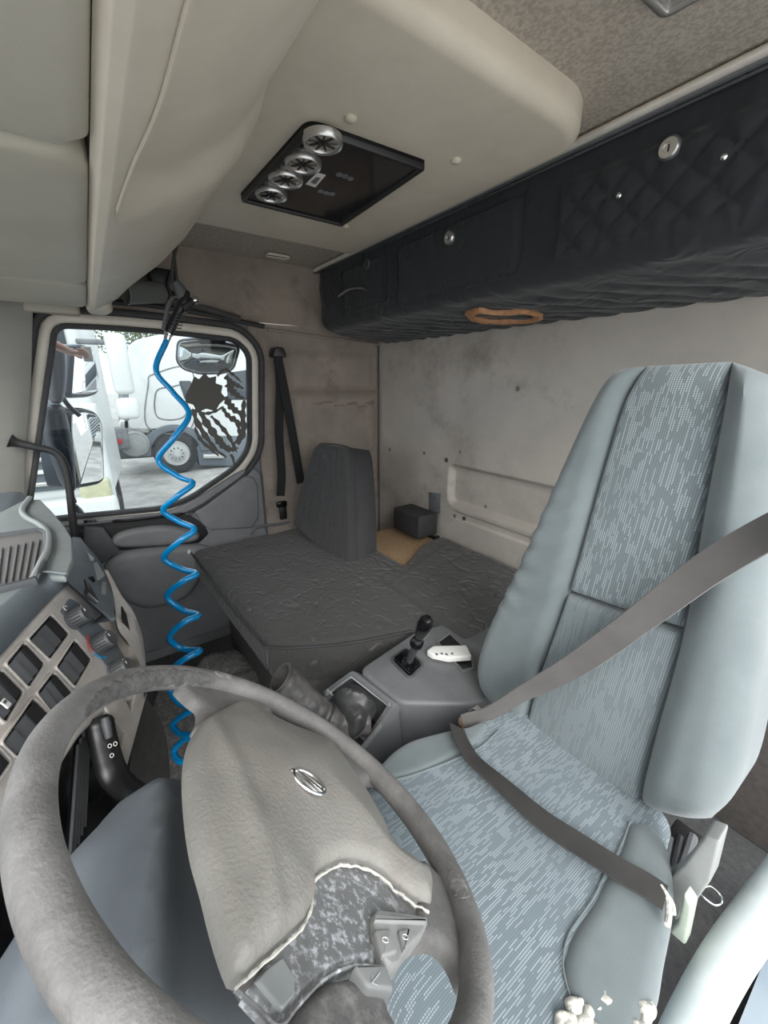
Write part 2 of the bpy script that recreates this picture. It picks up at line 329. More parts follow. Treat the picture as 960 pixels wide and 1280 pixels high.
def pad(name, outline, F, m, parent=None, h0=0, th=.02, r=.015, dome=0, depth=.02, n=72, rings=14, center=None, fn=None, smoothc=True, res=None, **k):
    """upholstered pad / domed cover over any outline, meshed inside its border"""
    Pv = crv(outline, n, True) if smoothc else resample(outline, n, True)
    P = np.array([(p.x, p.y) for p in Pv]); mn, mx = P.min(0), P.max(0); res = res or max(math.sqrt((mx-mn)[0]*(mx-mn)[1])/30, .0012)
    gx, gy = np.meshgrid(np.arange(mn[0], mx[0], res), np.arange(mn[1], mx[1], res)); gx[::2] += res/2
    G = np.stack([gx.ravel(), gy.ravel()], 1); G = G[inside(G, P)]; G = G[odist(G, P) > r*1.1]; pts = [P, G]
    for fq in (.06, .22, .45, .72, 1.0):
        Q = np.array(offset([tuple(p) for p in P], -r*fq)); Q = Q[inside(Q, P)]
        if len(Q): Q = Q[odist(Q, P) > r*fq*.93]; pts.append(Q)
    A = np.concatenate(pts)
    vo, _, fo_, ov, _, _ = delaunay_2d_cdt([V((float(a), float(b))) for a, b in A], [(i, (i+1) % n) for i in range(n)], [], 1, 1e-6)
    W = np.array([(p.x, p.y) for p in vo]); D = odist(W, P); Dm = max(D.max(), 1e-6); bmap = {}
    for i, o_ in enumerate(ov):
        for q in o_:
            if q < n: bmap[q] = i; D[i] = 0
    vs = []
    for (x, y), d in zip(W, D):
        ed = math.sqrt(max(0, 1-(1-min(d/r, 1))**2)); h = h0+th*ed+dome*(1-(1-d/Dm)**2)
        if fn: h += fn(x, y)*ed
        vs.append(fr(F, x, y, h))
    uv = [tuple(p) for p in W]; f = [tuple(q) for q in fo_]; b0 = len(vs)
    for p in P: vs.append(fr(F, p[0], p[1], h0-depth)); uv.append(tuple(p))
    for i in range(n):
        a, b = bmap.get(i), bmap.get((i+1) % n)
        if a is not None and b is not None: f.append((a, b, b0+(i+1) % n, b0+i))
    f.append(tuple(range(b0, b0+n))[::-1])
    return obj(name, vs, f, m, parent, uvs=uv, ang=60, **k)
def strip(name, Lp, Rp, F, m, parent=None, h0=0, th=.03, r=.02, depth=.03, nu=24, nv=44, dome=0, fn=None, smoothc=True, rends=None, **k):
    """upholstered panel spanned between two side curves"""
    A = (crv if smoothc else resample)(Lp, nv); B = (crv if smoothc else resample)(Rp, nv)
    dl = [0]
    for j in range(1, nv): dl.append(dl[-1]+((A[j]+B[j])/2-(A[j-1]+B[j-1])/2).length)
    T = dl[-1]; rends = rends or (r, r); rows = []; uvr = []
    # densify ends
    js = sorted(set([0, .15, .35, .6]+list(range(1, nv-1))+[nv-1.6, nv-1.35, nv-1.15, nv-1]))
    ss = [.5-.5*math.cos(math.pi*i/nu) for i in range(nu+1)]
    for j in js:
        j = min(max(j, 0), nv-1); a = int(min(j, nv-2)); t = j-a
        P = A[a].lerp(A[a+1], t); Q = B[a].lerp(B[a+1], t); dv = dl[a]*(1-t)+dl[a+1]*t; W = (Q-P).length; row = []; ur = []
        for s in ss:
            q = P.lerp(Q, s); es = min(min(s, 1-s)*W/r, 1); e0 = min(dv/rends[0], 1) if rends[0] else 1; e1 = min((T-dv)/rends[1], 1) if rends[1] else 1
            ed = math.sqrt(max(0, 1-(1-es)**2))*math.sqrt(max(0, 1-(1-e0)**2))*math.sqrt(max(0, 1-(1-e1)**2))
            h = h0+th*ed+dome*4*s*(1-s)*(ed)
            if fn: h += fn(q.x, q.y, s, dv/T)*ed
            row.append(fr(F, q.x, q.y, h)); ur.append((q.x, q.y))
        rows.append(row); uvr.append(ur)
    v, f = grid(rows); uv = [p for r_ in uvr for p in r_]; nU = nu+1; nV = len(rows)
    border = [i for i in range(nU)]+[j*nU+nU-1 for j in range(1, nV)]+[(nV-1)*nU+i for i in range(nU-2, -1, -1)]+[j*nU for j in range(nV-2, 0, -1)]
    b0 = len(v)
    for i in border: v.append(fr(F, *uv[i], h0-depth)); uv.append(uv[i])
    nb = len(border)
    for i in range(nb): f.append((border[i], border[(i+1) % nb], b0+(i+1) % nb, b0+i))
    f.append(tuple(range(b0, b0+nb))[::-1])
    return obj(name, v, f, m, parent, uvs=uv, ang=60, **k)
def box(name, c, s, m, parent=None, bevel=.004, rot=None, **k):
    c = V(c); R = rot or Matrix.Identity(3)
    v = [c+R@V((x*s[0]/2, y*s[1]/2, z*s[2]/2)) for x in (-1, 1) for y in (-1, 1) for z in (-1, 1)]
    f = [(0, 1, 3, 2), (4, 6, 7, 5), (0, 4, 5, 1), (2, 3, 7, 6), (0, 2, 6, 4), (1, 5, 7, 3)]
    return obj(name, v, f, m, parent, bevel=bevel, **k)
def lathe(name, prof, F, m, parent=None, n=32, c=(0, 0), **k):
    """prof: (radius, height) along the frame normal"""
    rows = [[fr(F, c[0]+r*math.cos(2*math.pi*i/n), c[1]+r*math.sin(2*math.pi*i/n), h) for i in range(n)] for r, h in prof]
    v, f = grid(rows, closedu=True); L = len(v)
    if prof[0][0] > 1e-5: f.append(tuple(range(n))[::-1])
    if prof[-1][0] > 1e-5: f.append(tuple(range(L-n, L)))
    return obj(name, v, f, m, parent, **k)
def strap(name, pts, wdir, wid, m, parent=None, th=.0016, n=60, **k):
    """flat webbing; wdir: list of width directions along the run"""
    P = crv(pts, n); D = crv(wdir, n) if len(wdir) > 1 else [V(wdir[0])]*n; rings = []
    for i in range(n):
        T = (P[min(i+1, n-1)]-P[max(i-1, 0)]).normalized(); d = D[i].normalized(); d = (d-T*d.dot(T)).normalized(); q = T.cross(d); wi = wid/2
        rings.append([P[i]+d*a*wi+q*b*th for a, b in ((-1, 0), (-.96, 1), (-.8, .75), (0, .75), (.8, .75), (.96, 1), (1, 0), (.96, -1), (0, -.75), (-.96, -1))])
    return loft(name, rings, m, parent, ang=60, **k)
def struct(o): o['kind'] = 'structure'; return o
def text(name, s, F, a, b, h, size, m, parent, rot=0, ex=.0003):
    cu = bpy.data.curves.new(name, 'FONT'); cu.body = s; cu.size = size; cu.extrude = ex; cu.align_x = 'CENTER'; cu.align_y = 'CENTER'
    o = bpy.data.objects.new('tmp', cu); COL.objects.link(o); dg = bpy.context.evaluated_depsgraph_get(); me = bpy.data.meshes.new_from_object(o.evaluated_get(dg))
    bpy.data.objects.remove(o); c, s_ = math.cos(rot), math.sin(rot)
    vs = [fr(F, a+v.co.x*c-v.co.y*s_, b+v.co.x*s_+v.co.y*c, h+v.co.z) for v in me.vertices]; fs = [tuple(p.vertices) for p in me.polygons]
    return obj(name, vs, fs, m, parent, smooth=False)
def bez(a, b, t): return a+(b-a)*t
def sst(a, b, x): x = min(max((x-a)/(b-a), 0), 1); return x*x*(3-2*x)

# ================================================================ SETTING
FZ = .30
box_floor = struct(box('floor', (.92, -.2, FZ-.02), (2.2, 2.5, .04), carpet, bevel=0))
ceil = struct(box('ceiling', (.92, -.42, 2.125), (2.2, 2.05, .03), headl, bevel=0))
# rear wall: pressed steel with a long recessed rib
RX0, RX1, RZ0, RZ1 = -.15, 2.02, .3, 2.1
def backh(x, z):
    h = 0
    # recess panel: x .45..1.40, z 1.02..1.215
    dx = min(1.405-x, x+.10); dz = min(z-1.005, 1.222-z); d = min(dx, dz)
    if dx < .05 and dz < .05: d = .05-math.hypot(.05-dx, .05-dz)
    h -= .034*sst(0, .026, d)
    dz2 = min(z-.945, .99-z); dx2 = min(1.36-x, x+.1); d2 = min(dx2, dz2); h -= .008*sst(0, .012, d2)
    h += .0012*noise.noise(V((x*2.2, z*3, 0)))*2
    return h
xs = sorted(set([RX0+(RX1-RX0)*i/110 for i in range(111)]+[1.36+.004*i for i in range(14)])); zs = sorted(set([RZ0+(RZ1-RZ0)*i/90 for i in range(91)]+[1.0+.004*i for i in range(9)]+[1.195+.004*i for i in range(9)]+[.94+.004*i for i in range(14)]))
v, f = grid([[(x, -1.388+backh(x, z), z) for x in xs] for z in zs]); wb = struct(obj('wall_back', v, f, wallm, ang=70))
for nm, pl in (('hole', [(1.417,-1.386,1.231),(1.502,-1.386,0.851),(1.276,-1.386,0.965)]), ):
    for q in pl: lathe('rivet_hole', [(.011, 0), (.011, .002), (.007, .0025), (.006, -.004)], mkframe(q, (0, 1, 0)), darkc, wb)
pq = [(1.537,-1.385,1.041),(1.445,-1.385,1.053),(1.444,-1.385,0.945),(1.531,-1.385,0.93)]
prism('mounting_plate', [(-p[0], p[2]) for p in pq], (V((0, -1.388, 0)), V((-1, 0, 0)), V((0, 0, 1)), V((0, 1, 0))), 0, .004, mgrey, wb, bevel=.001)
for q in [(1.49,-1.384,1.021),(1.487,-1.384,0.964)]: lathe('screw_head', [(.004, 0), (.004, .003), (0, .0035)], mkframe(q, (0, 1, 0)), darkc, wb, n=10)
pq = [(1.516,-1.36,0.802),(1.44,-1.36,0.822),(1.44,-1.36,0.716),(1.504,-1.36,0.702)]
prism('socket_bracket', [(-p[0], p[2]) for p in pq], (V((0, -1.388, 0)), V((-1, 0, 0)), V((0, 0, 1)), V((0, 1, 0))), 0, .03, black, wb, bevel=.002)
for q in [(1.586,-1.386,1.243),(1.329,-1.386,1.283),(1.341,-1.386,0.96),(1.15,-1.386,1.058),(1.893,-1.386,1.22),(1.039,-1.386,1.573)]: lathe('scuff_mark', [(.008+.006*random.random(), 0), (.006, .0008), (0, .001)], mkframe(q, (0, 1, 0)), stain, wb, n=9)
o = struct(box('trim_1', (.75, -1.375, .525), (1.9, .022, .45), carpb, bevel=.006)); o['label'] = 'dark brown carpeted lower strip of the back wall'
# side wall on the passenger side
def farw(name, poly, h, m, **k): return struct(prism(name, poly, (V((2.0, 0, 0)), V((0, -1, 0)), V((0, 0, 1)), V((-1, 0, 0))), -.03, h, m, **k))
FW = (V((2.0, 0, 0)), V((0, -1, 0)), V((0, 0, 1)), V((-1, 0, 0)))
def farh(y, z):
    h = .006*noise.noise(V((y*4, z*4, 3)))
    h += .012*sst(0, .03, min(y-.86, 1.34-y, z-1.56, 1.75-z)) ; h += .010*sst(0, .03, min(y-.86, 1.36-y, z-.9, 1.535-z)); h -= .020*math.exp(-((z-1.548)/.010)**2)*sst(.82, .88, y)
    return h
ys = [.655+.755*i/60 for i in range(61)]; zz = [.3+1.56*i/120 for i in range(121)]
v, f = grid([[fr(FW, y, z, farh(y, z)) for y in ys] for z in zz]); wf = struct(obj('wall_right', v, f, wallf, ang=70))
v, f = grid([[fr(FW, y, z, .0+.05*sst(1.98, 2.13, z)+.003*noise.noise(V((y*5, z*5, 1)))) for y in [-.15+1.56*i/60 for i in range(61)]] for z in [1.86+.27*i/20 for i in range(21)]])
wu = obj('upper_lining', v, f, wallf, wf, ang=70)
for q in [(1.986,-0.975,1.487),(1.986,-1.042,1.494),(1.986,-1.115,1.475),(1.986,-1.192,1.481),(1.986,-1.255,1.466),(1.986,-1.31,1.482)]: pad('stain', [(-q[1]-.03, q[2]-.004-.01*random.random()), (-q[1]+.035, q[2]-.006), (-q[1]+.03, q[2]+.004+.012*random.random()), (-q[1]-.032, q[2]+.006)], FW, stain, wf, h0=farh(-q[1], q[2])-.001, th=.002, r=.004, depth=.001, n=12, rings=3)
tube('seam_bead', [(1.985,-0.742,1.832),(1.985,-1.012,1.816),(1.985,-1.378,1.796)], .006, wallf, wf)
tube('corner_seam', [(1.985, -1.372, 1.80), (1.985, -1.372, .6)], .004, darkc, wf)
# passenger door: outer seal, painted frame, glazing seal, glass, card
GL = [(-p[1], p[2]) for p in [(2,0.046,1.787),(2,-0.12,1.79),(2,-0.316,1.787),(2,-0.585,1.773),(2,-0.638,1.721),(2,-0.597,1.296),(2,-0.525,1.208),(2,-0.301,1.086),(2,-0.193,1.058),(2,0.172,1.083),(2,0.273,1.086)]]
GL = rnd(GL, [.03, .3, .3, .05, .05, .12, .12, .1, .1, .3, .04], 4)
bkc = (sum(p[0] for p in GL)/len(GL), sum(p[1] for p in GL)/len(GL)); inn_ = offset(GL, .05); outr = []
for p in inn_:
    dx, dy = p[0]-bkc[0], p[1]-bkc[1]; k = min((.72-bkc[0])/dx if dx > 1e-6 else (-.75-bkc[0])/dx if dx < -1e-6 else 1e9, (1.95-bkc[1])/dy if dy > 1e-6 else (.28-bkc[1])/dy if dy < -1e-6 else 1e9); outr.append((bkc[0]+dx*k, bkc[1]+dy*k))
for nm_, a_, b_ in (('trim_6', 0, 0),):
    v, f = grid([[fr(FW, *p, -.026) for p in inn_], [fr(FW, *p, -.026) for p in outr], [fr(FW, *p, -.07) for p in outr], [fr(FW, *p, -.07) for p in inn_]], closedu=True, closedv=True); struct(obj('trim_6', v, f, doorg, ang=40))
struct(box('trim_7', (2.03, -.05, .32), (.08, 1.7, .10), doorg, bevel=.01)); struct(box('trim_8', (1.99, .22, 1.98), (.10, .5, .30), creamd, bevel=.01))
struct(box('trim_9', (1.995, .45, .66), (.10, .62, .76), doorg, bevel=.01))
door = thing('door_1', 'x', 'door', (2.0, -.3, .4)); del door['label']; del door['category']; door['kind'] = 'structure'
g1 = offset(GL, .018); g2 = offset(GL, .052)
ringp('glazing_seal', GL, g1, FW, -.02, .012, rubber, door, label='black rubber glazing seal')
ringp('painted_frame', g1, g2, FW, -.02, .004, paint, door, label='cream painted door frame')
ringp('weather_strip', g2, offset(GL, .078), FW, -.03, .022, rubber, door, crown=.008, label='black outer weather strip')
win = obj('window_1', [fr(FW, p[0], p[1], -.012) for p in offset(GL, .004)], [tuple(range(len(GL)))], glass, smooth=False); struct(win)
# door card
DC = [(-p[1], p[2]) for p in [(1.99,0.199,1.057),(1.99,0.121,1.058),(1.99,-0.2,1.032),(1.99,-0.345,1.085),(1.99,-0.542,1.183),(1.99,-0.615,1.191),(1.99,-0.644,1.154),(1.99,-0.641,0.859),(1.99,-0.633,0.675),(1.99,-0.481,0.623),(1.99,-0.207,0.341),(1.99,0.224,0.521)]]
card = plate('door_card', rnd([(-.25, 1.06), DC[1], DC[2], DC[3], DC[4], DC[5], DC[6], DC[7], (.70, .55), (.70, .35), (-.25, .35)], [.01, .02, .05, .05, .05, .02, .02, .02, .05, .02, .02], 4), FW, -.02, .02, doorg, door, edge=.012)
up = [(-p[1], p[2]) for p in [(1.97,-0.307,1.017),(1.97,-0.351,1.033),(1.97,-0.561,1.157),(1.97,-0.6,1.147),(1.97,-0.616,1.104),(1.97,-0.608,0.939),(1.97,-0.568,0.881),(1.97,-0.361,0.913),(1.97,-0.33,0.953)]]
plate('corner_panel', rnd(up, .015, 4), FW, .018, .032, doorg, door, edge=.010)
lp = [(-p[1], p[2]) for p in [(1.965,0.162,1.05),(1.965,0.042,1.043),(1.965,-0.277,1.013),(1.965,-0.34,0.952),(1.965,-0.358,0.895),(1.965,-0.309,0.856),(1.965,0.011,0.896),(1.965,0.164,0.971)]]
plate('handle_recess', rnd(lp, .012, 4), FW, .015, .024, black, door, edge=.006)
tube('grab_ledge', crv([(1.955,0.128,1.049),(1.955,0.029,1.043),(1.955,-0.163,1.03),(1.955,-0.293,1.016)], 20), .010, dgrey, door, flat=.6)
tube('pull_strip', crv([(1.95,0.023,1.043),(1.95,-0.056,1.034),(1.95,-0.162,1.028),(1.95,-0.266,1.023)], 16), [.003]+[.007]*14+[.003], gloss, door)
prism('window_switch', [(-p[1], p[2]) for p in [(1.95,0.109,1.064),(1.95,0.067,1.059),(1.95,0.065,1.041),(1.95,0.107,1.046)]], FW, .04, .05, gloss, door, bevel=.002)
ap = [(-p[1], p[2]) for p in [(1.95,0.003,0.981),(1.95,-0.171,0.98),(1.95,-0.313,0.91),(1.95,-0.259,0.873),(1.95,0.009,0.916)]]
pad('armrest', ap, FW, doorg, door, h0=.022, th=.03, r=.02, n=40)
tp = [(-p[1], p[2]) for p in [(1.95,0.113,1.044),(1.95,0.047,1.019),(1.95,0.01,0.905),(1.95,0.091,0.855),(1.95,0.134,0.933)]]
prism('speaker_pod', tp, FW, .0, .045, dgrey, door, bevel=.008)
lb = [(-p[1], p[2]) for p in [(1.94,0.08,0.841),(1.94,-0.031,0.894),(1.94,-0.321,0.849),(1.94,-0.336,0.774),(1.94,-0.234,0.61),(1.94,-0.092,0.585),(1.94,-0.015,0.613),(1.94,0.048,0.692)]]
pad('map_pocket', lb, FW, doorg, door, h0=.02, th=.035, r=.03, n=48, dome=.01)
# A pillar and front shell
struct(loft('wall_front', [[V((1.97, .10+s, z)), V((1.93, .13+s*1.1, z)), V((1.86, .30+s*1.2, z)), V((1.90, .34+s*1.2, z)), V((2.03, .2+s, z))] for z, s in ((1.86, 0), (1.6, .06), (1.35, .13), (1.05, .2), (.35, .25))], mat('pillar_lining', (.42, .41, .37), .6, c2=(.34, .335, .30), ns=4), closed=True, ang=50))
struct(box('trim_2', (.92, .78, .85), (2.2, .03, 1.1), dgrey, bevel=.01))
struct(box('trim_3', (.92, .42, 1.98), (2.2, .10, .28), creamd, bevel=.02))
# dark ledge above the passenger door
lg = thing('door_ledge', 'x', 'ledge', (1.95, -.3, 1.83)); del lg['label']; del lg['category']; lg['kind'] = 'structure'; lg.name = 'trim_4'; OFF[lg.name] = V((1.95, -.3, 1.83))
tube('ledge_bead', crv([(1.96,-0.085,1.884),(1.96,-0.268,1.886),(1.96,-0.475,1.871),(1.96,-0.715,1.842)], 20), .010, rubber, lg)
tube('ledge_rail', crv([(1.95,-0.09,1.91),(1.95,-0.271,1.913),(1.95,-0.445,1.895),(1.95,-0.606,1.865)], 20), .012, darkc, lg)
# carpeted sill on the driver's side
struct(box('trim_5', (-.10, -.2, .36), (.08, 1.9, .10), tubem, bevel=.02))

# ================================================================ OVERHEAD
# front header shelf: swept profile
def hdr(x, s):
    # s 0..1 from ridge to rear lip
    e = sst(1.30, 1.86, x); y1 = -.335+.0*e
    prof = [(-.050, 1.845), (-.058, 1.832), (-.070, 1.829), (-.088, 1.834), (-.125, 1.850), (-.180, 1.876), (-.235, 1.915), (-.285, 1.965), (-.318, 2.020), (-.333, 2.070), (-.335, 2.115)]
    k = s*(len(prof)-1); i = min(int(k), len(prof)-2); t = k-i; P0, P1 = prof[i], prof[i+1]
    y = bez(P0[0], P1[0], t); z = bez(P0[1], P1[1], t)
    y = -.06+(y+.06)*(1-.30*e) if y < -.06 else y
    # moulded hollow whose lower border sweeps down to the passenger end
    b = .33-.08*sst(.45, .80, x)
    hol = sst(b, b+.07, s)*(1-sst(.75, 1.0, s))*(1-sst(.70, .84, x))
    y += .016*hol; z += .012*hol
    return V((x, y, z))
sh = thing('overhead_shelf', 'long cream moulded shelf sweeping along the roof above the windscreen', 'shelf', (.9, -.2, 2.0))
v, f = grid([[hdr(-.12+i*.018, s/70) for s in range(71)] for i in range(108)]); n0 = len(v)
endc = [hdr(-.12+107*.018, s/70) for s in range(71)]
v += [V((1.83, -.05, 2.11))]; f += [(107*71+i, 107*71+i+1, n0) for i in range(70)]
obj('shelf_moulding', v, f, cream, sh, ang=65)
pad('end_tip', [(-.07, -.02), (-.005, -.02), (0, .08), (-.02, .11), (-.06, .10)], (V((1.80, -.05, 1.845)), V((0, 1, 0)), V((1, 0, 0)), V((0, 0, -1))), cream, sh, th=.015, r=.01, depth=.05, n=30)
for k_, dd_ in ((0, 0), (1, .022)):
    pth_ = [hdr(x_, .33-.08*sst(.45, .80, x_)+dd_)+V((0, -.001, -.001)) for x_ in [.30+.02*i for i in range(25-3*k_)]]; tube('moulded_crease', pth_, [.0005]+[.0022-.0008*k_]*(len(pth_)-2)+[.0004], cream, sh, n=8)
for i, (x0, x1, lb) in enumerate(((-.12, .632, 'cream vinyl visor flap nearest the driver, beside the overhead shelf'), (.645, 1.395, 'cream vinyl visor flap in the middle of the row above the windscreen'), (1.405, 1.80, 'short cream vinyl visor flap at the passenger end above the windscreen'))):
    poly = rnd([(x0, -.05), (x1, -.05), (x1, .40), (x0, .40)], .03, 6)
    F = (V((0, 0, 1.85)), V((1, 0, 0)), V((0, -1, 0)), V((0, 0, -1)))
    poly = [(p[0], -p[1]) for p in poly]
    o = pad('visor_flap', poly, F, creamd, None, h0=0, th=.014, r=.016, n=90, depth=.03, smoothc=False, dome=.006); tag(o, lb, 'visor', 'visor flaps above the windscreen')
# roof hatch console
HF = HATCH
hc = thing('roof_console', 'cream moulded roof console holding the black light panel', 'console', (1.0, -.6, 2.11))
plate('console_shell', rnd([(.545, .30), (.552, .84), (.60, .925), (1.505, .915), (1.505, .30)], [.05, .10, .06, .03, .03], 8), HF, -.05, .005, cream, hc, edge=.028, seg=7)
for q in [(0.777,-0.478,2.055),(-2.355,1.99,2.055),(0.77,-0.738,2.055),(1.24,-0.737,2.055),(1.234,-0.457,2.055)]: 
    if q[1] > -1 and q[0] > .5: lathe('screw_cap', [(.011, 0), (.011, .004), (.008, .007), (0, .008)], (V((q[0], q[1], 2.056)), V((1, 0, 0)), V((0, -1, 0)), V((0, 0, -1))), cream, hc, n=18)
lpn = thing('light_panel', 'black gloss roof panel with four round reading lamps in a row', 'light panel', (1.02, -.56, 2.05))
LPo = [(0.822,0.415),(0.809,0.687),(1.21,0.706),(1.21,0.407)]
plate('panel_housing', rnd(LPo, [.03, .01, .01, .012], 5), HF, .003, .018, gloss, lpn, edge=.006)
bz = offset(rnd(LPo, [.03, .01, .01, .012], 5), .0)
ringp('panel_rim', offset(bz, -.012), bz, HF, .004, .022, black, lpn, crown=.002)
LC = [(0.842,0.454),(0.938,0.457),(1.026,0.454),(1.12,0.455)]
for i, c in enumerate(LC):
    R = .039
    FF = (fr(HF, c[0], c[1], .018), HF[1], HF[2], HF[3])
    lm = lathe('lamp_ring', [(R*.99, -.003), (R, .006), (R*.95, .010), (R*.90, .0085), (R*.87, .010), (R*.80, .009), (R*.77, .006), (R*.75, .0)], FF, silver, lpn)
    lathe('reflector', [(R*.77, .006), (R*.6, .0035), (R*.30, .0015), (R*.14, .001), (0.0001, .001)], FF, chrome, lm, n=18, smooth=False, label='faceted chrome reflector')
    lathe('bulb', [(R*.17, .001), (R*.18, .007), (R*.1, .010), (0.0001, .0105)], FF, black, lm, n=12)
    for k in range(9):
        a = 2*math.pi*k/9; p = [(R*.2*math.cos(a-.3), R*.2*math.sin(a-.3)), (R*.72*math.cos(a-.05), R*.72*math.sin(a-.05)), (R*.72*math.cos(a+.05), R*.72*math.sin(a+.05)), (R*.2*math.cos(a+.3), R*.2*math.sin(a+.3))]
        prism('reflector_fin', p, FF, .002, .0072, gloss, lm, bevel=0)
LBL = [(0.966,0.503),(0.964,0.524),(1.031,0.531),(1.029,0.505)]
prism('paper_label', LBL, HF, .018, .019, white, lpn, bevel=0, label='white printed label')
c0 = V(LBL[0]); c1 = V(LBL[1]); c2 = V(LBL[2]); c3 = V(LBL[3])
prism('label_print', [tuple(c0.lerp(c2, .25)), tuple(c1.lerp(c3, .25)), tuple(c2.lerp(c0, .25)), tuple(c3.lerp(c1, .25))], HF, .019, .0195, mgrey, lpn, bevel=0)
for q in [(0.943,0.547),(0.942,0.561),(0.945,0.577),(1.042,0.551),(1.042,0.567),(1.038,0.58)]: 
    lathe('push_button', [(.0075, 0), (.0075, .002), (.0062, .0026), (.0055, .0015), (0, .0015)], (fr(HF, q[0], q[1], .018), HF[1], HF[2], HF[3]), mgrey, lpn, n=18, label='small round grey button')
# dome lamp near the camera
dl = thing('dome_lamp', 'square chrome-edged ceiling lamp cut by the top of the frame', 'lamp', (.36, -.66, 2.11))
DF = (V((.345, -.73, 2.11)), V((1, 0, 0)), V((0, -1, 0)), V((0, 0, -1)))
dp = rnd([(-.07, -.16), (.06, -.16), (.05, .045), (-.04, .055)], .015, 4)
ringp('lamp_frame', offset(dp, -.012), dp, DF, 0, .014, silver, dl, crown=.004)
prism('lens', offset(dp, -.012), DF, 0, .009, mat('grey_lens', (.25, .22, .2), .2, c2=(.4, .38, .34), ns=40), dl, bevel=.002)
prism('rocker', rnd([(-.035, -.05), (-.02, -.05), (-.02, .025), (-.035, .025)], .003, 3), DF, .008, .015, gloss, dl, bevel=.002)
prism('rocker', rnd([(.0, -.05), (.014, -.05), (.014, .025), (.0, .025)], .003, 3), DF, .008, .015, gloss, dl, bevel=.002)
# small recessed light
q = [(1.836,-0.754,2.1)][0]
rl = thing('recessed_light', 'small oblong courtesy light in the brown lining above the passenger door', 'light', (q[0], q[1], 2.1))
RF = (V(q)+V((0, 0, .006)), V((0, 1, 0)), V((1, 0, 0)), V((0, 0, -1)))
rp = rnd([(-.05, -.022), (.05, -.022), (.05, .022), (-.05, .022)], .018, 5)
ringp('light_frame', offset(rp, -.008), rp, RF, 0, .008, cream, rl, crown=.003); prism('diffuser', offset(rp, -.008), RF, 0, .004, mgrey, rl, bevel=.001)
# curtain rail
cr_ = thing('curtain_rail', 'thin aluminium curtain rail along the rear edge of the roof', 'rail', (.9, -.97, 2.1))
tube('rail_tube', [(x, -.968-.006*math.sin(x*1.4), 2.098) for x in [-.1+.07*i for i in range(30)]], .0085, alum, cr_, n=12)
box('rail_backing', (.93, -.988, 2.100), (2.12, .022, .022), mgrey, cr_)
tube('cord', [(x, -.99, 2.084) for x in [-.1+.1*i for i in range(21)]], .003, dgrey, cr_)

# ================================================================ REAR LOCKER (quilted)
lk = thing('rear_overhead_locker', 'black quilted fabric-covered overhead locker along the rear wall', 'locker', (.9, -1.2, 1.82))
LP_ = [(-1.000, 2.108), (-1.004, 2.06), (-1.010, 1.98), (-1.010, 1.92), (-1.004, 1.875), (-1.018, 1.848), (-1.05, 1.836), (-1.15, 1.824), (-1.28, 1.812), (-1.388, 1.806)]
LQ = crv([(a, b) for a, b in LP_], 110)
DIAM = (-.12, .70)
def lock_pt(x, i):
    p = LQ[i]; q = LQ[min(i+1, 109)]-LQ[max(i-1, 0)]; n = V((-q.y, q.x, 0)).normalized()   # outward (+y, then -z)
    if i < 50 and n.x < 0 or i >= 80 and n.y > 0: n = -n
    s = i/109*.68; d = .004*noise.noise(V((x*7, s*9, 0)))+.004*noise.noise(V((x*14+s*10, s*14, 5)))
    z = p.y; fx = 1
    if s < .33:
        u = x; v_ = 2.1-z
        if -.12 < u < .685 and .055 < v_ < .215:          # quilted door
            g1 = ((u*1.0+v_*1.0)/.075) % 1; g2 = ((u*1.0-v_*1.0)/.075) % 1
            d += .013*(min(abs(math.sin(math.pi*g1)), abs(math.sin(math.pi*g2))))**.55*sst(0, .012, min(.685-u, .215-v_, v_-.055))+.004
        for a, b, c_, e in ((.80, 1.32, .045, .215), (1.41, 1.72, .05, .195)):
            k = min(u-a, b-u, v_-c_, e-v_); d += .012*sst(-.003, .010, k)-.008*math.exp(-((k+.005)/.007)**2)
    else:
        g = ((x*1.0+(s-.33)*.9)/.10) % 1; d += .009*abs(math.sin(math.pi*g))**.6*sst(.33, .40, s)
    e = sst(1.90, 1.985, x); cy, cz = -1.2, 1.97
    y = p.x+n.x*d; z = p.y+n.y*d
    y = y+(cy-y)*.10*e*e; z = z+(cz-z)*.18*e*e
    return V((x, y, z))
xs = [-.14+i*.0064 for i in range(333)]
v, f = grid([[lock_pt(x, i) for i in range(110)] for x in xs]); nn = len(v)
v.append(V((1.985, -1.388, 2.1))); f += [(332*110+i, 332*110+i+1, nn) for i in range(109)]
obj('quilted_cover', v, f, locker, lk, ang=80)
def ondoor(q): return mkframe((q[0], -1.000, q[2]), (0, 1, -.05))
for q in [(1.051,-1.005,2.022),(0.453,-1.005,2.026),(1.513,-1.005,2.042)]:
    F = ondoor(q); kk = lathe('door_lock', [(.020, 0), (.020, .008), (.016, .013), (.009, .013), (.0085, .010), (0.0001, .010)], F, silver if q[0] < 1.2 else dgrey, lk, n=24)
    prism('key_slot', [(-.0015, -.006), (.0015, -.006), (.0015, .006), (-.0015, .006)], F, .0098, .0106, black, kk, bevel=0)
for q in [(0.54,-1.003,1.977),(0.36,-1.003,1.98)]: lathe('stud', [(.006, 0), (.006, .004), (.003, .007), (0.0001, .0075)], ondoor(q), chrome, lk, n=14)
hp = [(1.736,-0.985,1.959),(1.638,-0.985,1.972),(1.544,-0.985,1.962),(1.508,-0.985,1.948)]
tube('latch_handle', crv(hp, 14), [.004]+[.008]*12+[.003], silver, lk, flat=.5)
ho = [(1.069,0.1063),(0.992,0.0802),(0.942,0.1455),(0.871,0.1726),(0.866,0.2427),(0.92,0.3049),(1.016,0.2839),(1.099,0.2087)]
ring_o = crv(ho, 48, True); cx = sum((p for p in ring_o), V())/48
UF = UNDER
rows = []
